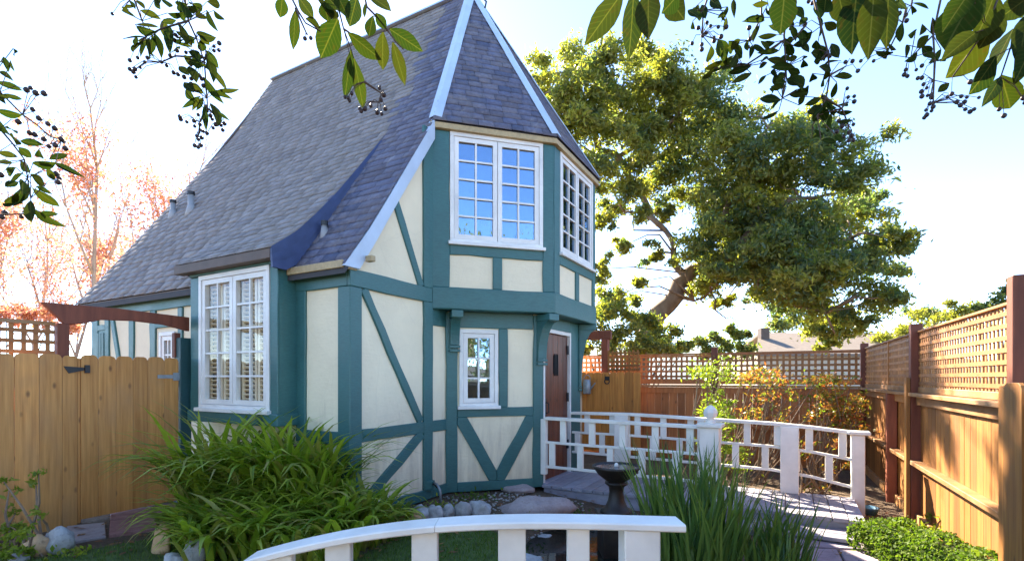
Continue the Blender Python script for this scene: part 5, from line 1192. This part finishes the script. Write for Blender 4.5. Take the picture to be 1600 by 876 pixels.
def low_plant(label, px, py, w, h, mats, n=160, size=0.045):
    p = gp_(px, py); s = p.y / F; P = gauss_clump(p + Vector((0, 0, h * s * 0.4)), 1.0, n); P = (P - np.array(p)) * np.array([w * s / 2, w * s / 3, h * s / 2]) + np.array(p); P[:, 2] = np.maximum(P[:, 2], p.z)
    root = thing('low_plant', label, 'plant', p); leafcloud(n, lambda k: P, size, mats, asp=0.5, parent=root, off=p, up=0.6)
low_plant('small tuft of green at the foot of the turret wall', 740, 778, 60, 22, 'grass', 180); low_plant('low leafy tuft in front of the sill by the tap', 690, 795, 50, 26, 'strap', 160)
low_plant('leafy ground plant in front of the long boulder', 800, 822, 70, 26, 'leaf_b', 220); low_plant('dark leafy plant between sandstone and strap leaves', 615, 800, 60, 44, 'leaf_b', 260); low_plant('little green plant at the end of the long boulder by the bridge', 890, 800, 40, 22, 'leaf_b', 150)
low_plant('low green plant at the foot of the left fence', 110, 868, 60, 26, 'strap', 160)

# ------------------------------------------------------------------ neighbour house and far hill
nh = at(1305, 590, 25); nb = thing('neighbour_house', 'low neighbouring house with pale tan roof beyond the back fence', 'house', (nh.x, 25, -0.3))
def L2(p): return Vector((p[0] - nh.x, p[1] - 25, p[2] + 0.3))
e0, e1 = at(1180, 556, 24), at(1450, 556, 24); r0, r1 = at(1186, 523, 27.5), at(1452, 523, 27.5)
mb = MB(); mb.prism([L2(e0), L2(e1), L2(r1), L2(r0)], [L2(e0) + Vector((0, 0, 0.12)), L2(e1) + Vector((0, 0, 0.12)), L2(r1) + Vector((0, 0, 0.12)), L2(r0) + Vector((0, 0, 0.12))])
mb.prism([L2(r0), L2(r1), L2(r1) + Vector((0, 3.5, -1.1)), L2(r0) + Vector((0, 3.5, -1.1))], [L2(r0) + Vector((0, 0, 0.12)), L2(r1) + Vector((0, 0, 0.12)), L2(r1) + Vector((0, 3.5, -0.98)), L2(r0) + Vector((0, 3.5, -0.98))]); rf_ = mb.build('roof', MAT['tile_tan'], nb)
mb = MB(); a, b = L2(e0), L2(e1); mb.box((a.x + 0.3, a.y + 0.4, 0), (b.x - 0.3, a.y + 6.2, a.z + 0.1)); mb.build('wall', MAT['wall_far'], nb)
ch = L2(at(1193, 520, 26.5)); mb = MB(); mb.box((ch.x - 0.22, ch.y - 0.2, ch.z - 0.8), (ch.x + 0.22, ch.y + 0.2, ch.z + 0.25)); mb.build('chimney', MAT['brown'], rf_, bevel=0.01)
def build_hill():
    xs = np.linspace(-200, 700, 60); V = []; 
    for x in xs:
        h = 17 + 9 * math.exp(-((x - 115) / 60) ** 2) + 3 * math.sin(x * 0.03) + 1.5 * math.sin(x * 0.11); V += [(x, 300, -3), (x, 360, h), (x, 480, -3)]
    Fc = []
    for i in range(59): b = i * 3; Fc += [(b, b + 3, b + 4, b + 1), (b + 1, b + 4, b + 5, b + 2)]
    link('hills', mesh_np('hills', V, Fc, mat_plain('haze tinted hill', (0.22, 0.27, 0.27), 0.95, 0.2, 0.05), smooth=True), kind='structure')  # grey-blue of distant haze is put into the hill colour
build_hill()
# trees behind the viewer (seen mirrored in the turret panes)
for k, (x, y, h, s) in enumerate([(8.0, -8, 8.2, 2.8), (3.5, -12, 8.0, 2.8), (-8, -11, 6.5, 2.6)]):
    root = thing('garden_tree', ['round leafy tree behind the garden, mirrored low in the turret panes', 'taller leafy tree behind the garden at its far end', 'leafy tree behind the garden on the gate side'][k], 'tree', (x, y, 0))
    mb = MB(); mb.tube([(0, 0, 0), (0.1, 0, h * 0.3), (0, 0.1, h * 0.6)], [0.25, 0.2, 0.1]); mb.build('trunk', MAT['bark'], root, smooth=True)
    P = np.concatenate([gauss_clump(Vector((random.gauss(0, s * 0.45), random.gauss(0, s * 0.45), h * 0.72 + random.gauss(0, h * 0.13))), s * 0.42, 500) for _ in range(16)]); leafcloud(len(P), lambda n: P, 0.2, ['leaf_a', 'leaf_c'], lambda n: RNG.integers(0, 2, n), parent=root, name='crown')

# ------------------------------------------------------------------ branches hanging into the view from the trees overhead
def leaf_variant(k):
    r = random.Random(k); V = []; Fc = []; n = 6; bend = r.uniform(0.05, 0.35); fold = r.uniform(0.1, 0.35); wmax = r.uniform(0.40, 0.5)
    for i in range(n + 1):
        f = i / n; w_ = max(0.01, math.sin(math.pi * min(1, f * 0.97 + 0.03) ** (1.0 + 0.25 * wmax))) ** 0.85 * 0.5; z = -bend * f * f * 0.5
        V += [(f, -w_, z + fold * w_ * 0.5), (f, 0, z), (f, w_, z + fold * w_ * 0.5)]
    for i in range(n): b = i * 3; Fc += [(b, b + 1, b + 4, b + 3), (b + 1, b + 2, b + 5, b + 4)]
    return mesh_np('leaf', V, Fc, MAT['leaf_near'], smooth=True)
LV = [leaf_variant(k) for k in range(6)]
def branch(label, Y, x0, y0, sc, leaves, twigs, berries=(), br_=3.6, extra=0):
    cv = lambda p: (x0 + p[0] / sc, y0 + p[1] / sc)
    T0 = at(*cv(twigs[0][0]), Y); root = thing('leafy_branch', label, 'branch', T0, 0, 'branches hanging in from above')
    ml = MB(); TP = []
    for tw in twigs:
        mb = MB()
        pts = [at(*cv(p), Y + random.uniform(-0.02, 0.02) * Y) for p in tw]; r0 = 0.0022 * Y; mb.tube(pts, [r0 * (1 - 0.6 * k / len(pts)) for k in range(len(pts))], 6); TP += pts; mb.build('twig', MAT['twig'], root, off=T0, smooth=True)
    leaves = list(leaves)
    for _ in range(extra):
        q = random.choice(leaves); ax, ay = q[0] + random.gauss(0, 32), q[1] + random.gauss(0, 28); an = random.gauss(0, 0.7); dx, dy = (q[2] - q[0]) * 0.85, (q[3] - q[1]) * 0.85
        leaves.append((ax, ay, ax + dx * math.cos(an) - dy * math.sin(an), ay + dx * math.sin(an) + dy * math.cos(an), q[4] * 0.9))
    for bx, by, tx, ty, w_ in leaves:
        Ya = Y * random.uniform(0.97, 1.03); a, b = at(*cv((bx, by)), Ya), at(*cv((tx, ty)), Ya * random.uniform(0.95, 1.05)); d = b - a; L = d.length; d.normalize()
        v = (a - Vector((0, 0, EYE))).normalized(); sy = d.cross(v).normalized(); roll = random.gauss(0, 0.6); sy = Matrix.Rotation(roll, 3, d) @ sy; nz = d.cross(sy)
        wd = w_ / sc / F * Ya * (0.90 if Y < 1.4 else 0.8) / max(0.7, math.cos(roll)); m = Matrix((d * L, sy * wd, nz * L)).transposed().to_4x4(); m.translation = a - T0
        o = link('leaf', random.choice(LV), root); o.matrix_local = m
        near_ = min(TP, key=lambda q: (q - a).length)
        if (near_ - a).length < 0.09 * Y: ml.tube([near_, a], [0.0009 * Y, 0.0008 * Y], 4)
    if ml.V: ml.build('leaf_stalks', MAT['twig'], root, off=T0, kind='stuff')
    if berries:
        mb = MB(); ms = MB()
        for bx, by in berries:
            p = at(*cv((bx, by)), Y * random.uniform(0.98, 1.02)); r = br_ / F * Y * random.uniform(0.8, 1.15)
            mb.lathe(p, [(r * 0.25, -r), (r * 0.8, -r * 0.6), (r, 0), (r * 0.8, r * 0.6), (r * 0.3, r * 1.0)], 8)
            near_ = min(TP, key=lambda q: (q - p).length); mid = near_.lerp(p, 0.6) + Vector((0, 0, 0.01 * Y))
            if (near_ - p).length < 0.16 * Y: ms.tube([near_, mid, p], [0.0008 * Y, 0.0007 * Y, 0.0006 * Y], 4)
        mb.build('berries', MAT['berry'], root, off=T0, smooth=True, kind='stuff')
        if ms.V: ms.build('berry_stalks', MAT['twig'], root, off=T0, kind='stuff')
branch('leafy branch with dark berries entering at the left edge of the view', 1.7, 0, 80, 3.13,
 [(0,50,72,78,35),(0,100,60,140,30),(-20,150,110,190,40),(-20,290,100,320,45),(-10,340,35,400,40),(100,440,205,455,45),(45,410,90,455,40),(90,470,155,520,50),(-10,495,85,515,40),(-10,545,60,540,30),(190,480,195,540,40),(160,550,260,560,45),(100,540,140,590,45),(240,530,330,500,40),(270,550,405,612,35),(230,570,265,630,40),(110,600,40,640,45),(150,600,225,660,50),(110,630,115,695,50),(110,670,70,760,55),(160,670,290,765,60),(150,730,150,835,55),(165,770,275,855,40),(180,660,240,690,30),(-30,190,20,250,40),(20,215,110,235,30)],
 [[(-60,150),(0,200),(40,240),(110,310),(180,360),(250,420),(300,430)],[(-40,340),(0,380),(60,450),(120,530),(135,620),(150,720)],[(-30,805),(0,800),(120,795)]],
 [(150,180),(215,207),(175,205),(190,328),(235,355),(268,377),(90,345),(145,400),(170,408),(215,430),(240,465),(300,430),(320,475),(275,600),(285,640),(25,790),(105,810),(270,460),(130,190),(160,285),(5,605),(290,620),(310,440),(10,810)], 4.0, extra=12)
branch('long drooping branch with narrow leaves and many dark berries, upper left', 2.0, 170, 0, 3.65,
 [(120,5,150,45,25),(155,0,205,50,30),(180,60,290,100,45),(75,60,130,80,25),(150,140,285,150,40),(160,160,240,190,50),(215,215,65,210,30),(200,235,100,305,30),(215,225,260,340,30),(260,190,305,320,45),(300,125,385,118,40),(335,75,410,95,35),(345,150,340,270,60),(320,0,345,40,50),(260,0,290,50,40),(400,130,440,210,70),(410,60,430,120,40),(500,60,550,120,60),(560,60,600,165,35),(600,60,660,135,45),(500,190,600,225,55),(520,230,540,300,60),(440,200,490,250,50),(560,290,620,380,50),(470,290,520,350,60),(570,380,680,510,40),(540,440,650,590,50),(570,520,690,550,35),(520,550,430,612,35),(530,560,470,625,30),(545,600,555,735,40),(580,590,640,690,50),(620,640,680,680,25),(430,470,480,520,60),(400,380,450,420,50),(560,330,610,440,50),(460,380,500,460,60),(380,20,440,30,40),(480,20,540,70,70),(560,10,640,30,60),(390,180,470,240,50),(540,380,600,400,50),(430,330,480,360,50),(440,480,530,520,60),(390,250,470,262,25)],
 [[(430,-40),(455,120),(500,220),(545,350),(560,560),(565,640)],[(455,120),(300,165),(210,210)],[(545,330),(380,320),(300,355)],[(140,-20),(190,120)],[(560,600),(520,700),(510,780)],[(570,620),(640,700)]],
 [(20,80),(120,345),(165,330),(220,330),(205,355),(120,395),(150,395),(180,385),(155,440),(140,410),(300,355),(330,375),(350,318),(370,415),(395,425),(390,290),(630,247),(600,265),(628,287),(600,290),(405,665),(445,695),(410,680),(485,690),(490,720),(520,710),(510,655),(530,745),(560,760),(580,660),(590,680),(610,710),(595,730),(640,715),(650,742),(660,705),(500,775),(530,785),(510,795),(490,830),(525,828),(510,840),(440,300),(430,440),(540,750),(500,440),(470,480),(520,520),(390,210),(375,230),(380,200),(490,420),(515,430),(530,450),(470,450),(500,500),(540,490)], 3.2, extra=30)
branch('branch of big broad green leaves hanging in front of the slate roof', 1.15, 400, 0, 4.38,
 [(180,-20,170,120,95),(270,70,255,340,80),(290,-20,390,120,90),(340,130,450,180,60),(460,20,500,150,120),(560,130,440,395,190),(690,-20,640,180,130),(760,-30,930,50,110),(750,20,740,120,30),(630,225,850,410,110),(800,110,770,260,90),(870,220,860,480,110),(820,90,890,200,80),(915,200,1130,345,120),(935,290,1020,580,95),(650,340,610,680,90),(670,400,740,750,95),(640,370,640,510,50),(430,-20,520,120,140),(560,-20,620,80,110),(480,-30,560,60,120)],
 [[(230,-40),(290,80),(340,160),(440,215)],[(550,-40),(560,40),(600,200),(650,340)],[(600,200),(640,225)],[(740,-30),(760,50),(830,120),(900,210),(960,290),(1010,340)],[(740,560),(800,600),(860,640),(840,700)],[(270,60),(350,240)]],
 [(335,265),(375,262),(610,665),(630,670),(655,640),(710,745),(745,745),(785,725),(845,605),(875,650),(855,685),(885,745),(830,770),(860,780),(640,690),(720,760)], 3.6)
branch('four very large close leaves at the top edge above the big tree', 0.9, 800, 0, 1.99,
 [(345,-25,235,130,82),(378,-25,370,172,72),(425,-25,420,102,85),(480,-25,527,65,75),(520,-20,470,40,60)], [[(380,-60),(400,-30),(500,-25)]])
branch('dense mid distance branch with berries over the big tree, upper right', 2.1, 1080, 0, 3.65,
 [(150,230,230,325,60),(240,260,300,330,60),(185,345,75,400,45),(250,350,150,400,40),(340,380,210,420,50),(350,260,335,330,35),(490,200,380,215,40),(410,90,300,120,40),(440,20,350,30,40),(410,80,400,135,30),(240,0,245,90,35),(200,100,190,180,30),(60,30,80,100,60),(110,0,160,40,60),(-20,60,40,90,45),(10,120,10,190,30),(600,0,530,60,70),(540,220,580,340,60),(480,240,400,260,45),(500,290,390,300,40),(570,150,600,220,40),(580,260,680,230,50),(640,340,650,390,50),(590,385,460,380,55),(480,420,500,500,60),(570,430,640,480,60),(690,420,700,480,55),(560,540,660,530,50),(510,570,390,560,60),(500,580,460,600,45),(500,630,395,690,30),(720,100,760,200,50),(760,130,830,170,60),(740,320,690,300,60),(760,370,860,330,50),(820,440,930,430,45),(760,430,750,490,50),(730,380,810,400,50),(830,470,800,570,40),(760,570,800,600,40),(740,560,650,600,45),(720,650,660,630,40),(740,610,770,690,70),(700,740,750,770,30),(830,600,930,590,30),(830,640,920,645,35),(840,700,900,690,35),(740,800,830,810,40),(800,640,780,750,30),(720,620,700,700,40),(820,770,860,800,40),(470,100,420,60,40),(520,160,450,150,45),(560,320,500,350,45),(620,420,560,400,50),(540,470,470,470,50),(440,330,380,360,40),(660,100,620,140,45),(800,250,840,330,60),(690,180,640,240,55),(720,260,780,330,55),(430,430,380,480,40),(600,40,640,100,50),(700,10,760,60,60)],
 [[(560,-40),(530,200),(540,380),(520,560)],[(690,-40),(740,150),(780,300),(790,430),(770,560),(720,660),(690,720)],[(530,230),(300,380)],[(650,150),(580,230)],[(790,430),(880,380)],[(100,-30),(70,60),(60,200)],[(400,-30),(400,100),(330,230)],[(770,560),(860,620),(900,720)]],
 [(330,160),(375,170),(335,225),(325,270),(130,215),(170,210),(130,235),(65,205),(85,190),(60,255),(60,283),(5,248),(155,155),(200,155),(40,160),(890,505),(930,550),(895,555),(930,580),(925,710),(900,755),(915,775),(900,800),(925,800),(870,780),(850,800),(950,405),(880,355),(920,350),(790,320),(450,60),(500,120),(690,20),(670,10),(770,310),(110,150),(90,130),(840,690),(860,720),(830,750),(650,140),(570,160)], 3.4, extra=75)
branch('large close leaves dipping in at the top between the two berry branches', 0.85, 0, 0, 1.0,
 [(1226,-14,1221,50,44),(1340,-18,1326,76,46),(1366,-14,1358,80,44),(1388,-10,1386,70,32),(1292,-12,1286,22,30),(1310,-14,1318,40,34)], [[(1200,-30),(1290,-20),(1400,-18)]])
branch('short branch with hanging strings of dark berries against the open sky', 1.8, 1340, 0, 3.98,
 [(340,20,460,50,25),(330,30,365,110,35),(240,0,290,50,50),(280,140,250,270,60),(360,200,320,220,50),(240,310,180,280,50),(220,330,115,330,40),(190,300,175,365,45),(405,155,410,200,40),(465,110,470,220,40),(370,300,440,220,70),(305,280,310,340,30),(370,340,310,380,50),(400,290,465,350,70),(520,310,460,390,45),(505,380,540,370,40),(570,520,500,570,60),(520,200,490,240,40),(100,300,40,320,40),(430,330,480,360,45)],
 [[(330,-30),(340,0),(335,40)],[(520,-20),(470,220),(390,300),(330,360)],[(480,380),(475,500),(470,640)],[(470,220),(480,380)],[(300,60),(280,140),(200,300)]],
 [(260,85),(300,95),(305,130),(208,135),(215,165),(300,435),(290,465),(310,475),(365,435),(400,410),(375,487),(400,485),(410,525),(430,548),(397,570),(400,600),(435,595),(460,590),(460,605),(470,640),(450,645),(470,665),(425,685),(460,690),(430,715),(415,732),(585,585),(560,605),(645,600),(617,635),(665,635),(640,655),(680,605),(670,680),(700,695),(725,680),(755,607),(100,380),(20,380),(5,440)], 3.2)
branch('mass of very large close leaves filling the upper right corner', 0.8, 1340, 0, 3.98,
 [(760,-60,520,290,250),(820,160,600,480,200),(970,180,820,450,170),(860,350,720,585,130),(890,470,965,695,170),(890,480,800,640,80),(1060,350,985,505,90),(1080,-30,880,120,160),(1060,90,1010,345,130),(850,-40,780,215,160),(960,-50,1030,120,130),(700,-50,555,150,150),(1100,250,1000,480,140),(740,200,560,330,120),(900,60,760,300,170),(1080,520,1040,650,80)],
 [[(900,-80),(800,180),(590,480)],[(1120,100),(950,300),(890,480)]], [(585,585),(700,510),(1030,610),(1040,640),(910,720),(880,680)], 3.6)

bush('tall leafy hedge across the garden behind the viewpoint', 'hedge', [(800 + 786 * x / 6.0, 590 - 786 * (z - 1.5) / 6.0, 6.0, 150) for x in (-5, -3, -1, 1, 3, 5, 7) for z in (0.7, 1.9, 3.1)], ['leaf_a', 'leaf_b'], 60, 0.14, name='garden_hedge', stems=False, zbase=0.0)
hg = [o for o in bpy.data.objects if o.name == 'garden_hedge'][0]; hg.location.y -= 12.0

# fallen leaves and small pebbles lying on soil and lawn
def litter():
    P = []; n = 0
    while n < 900:
        x, y = random.uniform(-4.3, 4.4), random.uniform(3.0, 8.2); q = Vector((x, y)) - Vector((P0.x, P0.y)); s_, w_ = q.dot(U), q.dot(NN)
        if (s_ > -0.1 and w_ < 0.05) or (s_ > 1.5 and w_ < 1.0 and s_ < 4.8): continue
        if ((x - 1.0) / 1.1) ** 2 + ((y - 5.05) / 0.9) ** 2 < 1: continue
        P.append((x, y, gzf(x, y) + 0.024)); n += 1
    P = np.array(P); a = RNG.uniform(0, 6.28, n); L = RNG.uniform(0.02, 0.05, n); V = []
    for (x, y, z), t, l in zip(P, a, L):
        c, s_ = math.cos(t), math.sin(t); V += [(x - l * c, y - l * s_, z), (x + l * 0.4 * s_, y - l * 0.4 * c, z + random.uniform(0, 0.012)), (x + l * c, y + l * s_, z + random.uniform(0, 0.015)), (x - l * 0.4 * s_, y + l * 0.4 * c, z + random.uniform(0, 0.012))]
    m = mat_leaf('fallen leaves', [(0.22, 0.10, 0.04), (0.34, 0.19, 0.07), (0.15, 0.08, 0.04), (0.30, 0.12, 0.06)], 0.1, 0.8, tcol=(1, 1, 1))
    link('fallen_leaves', mesh_np('fallen_leaves', V, np.arange(n * 4).reshape(n, 4), m), kind='stuff')
    mb = MB()
    for _ in range(420):
        x, y = random.uniform(-0.9, 0.9), random.uniform(5.2, 6.5); q = Vector((x, y)) - Vector((P0.x, P0.y))
        if q.dot(NN) < 0.08 or (q.dot(U) > 1.5 and (q - Vector((0, 0))).dot((U * -R2 + NN * R2)) < -1.583 * R2 + 0.08): continue
        r = random.uniform(0.006, 0.02); mb.lathe((x, y, gzf(x, y) + 0.004), [(r * 0.7, -r * 0.5), (r, 0), (r * 0.75, r * 0.5), (r * 0.2, r * 0.65)], 6)
    if mb.V: mb.build('pebbles', MAT['rock'], smooth=True, kind='stuff')
litter()
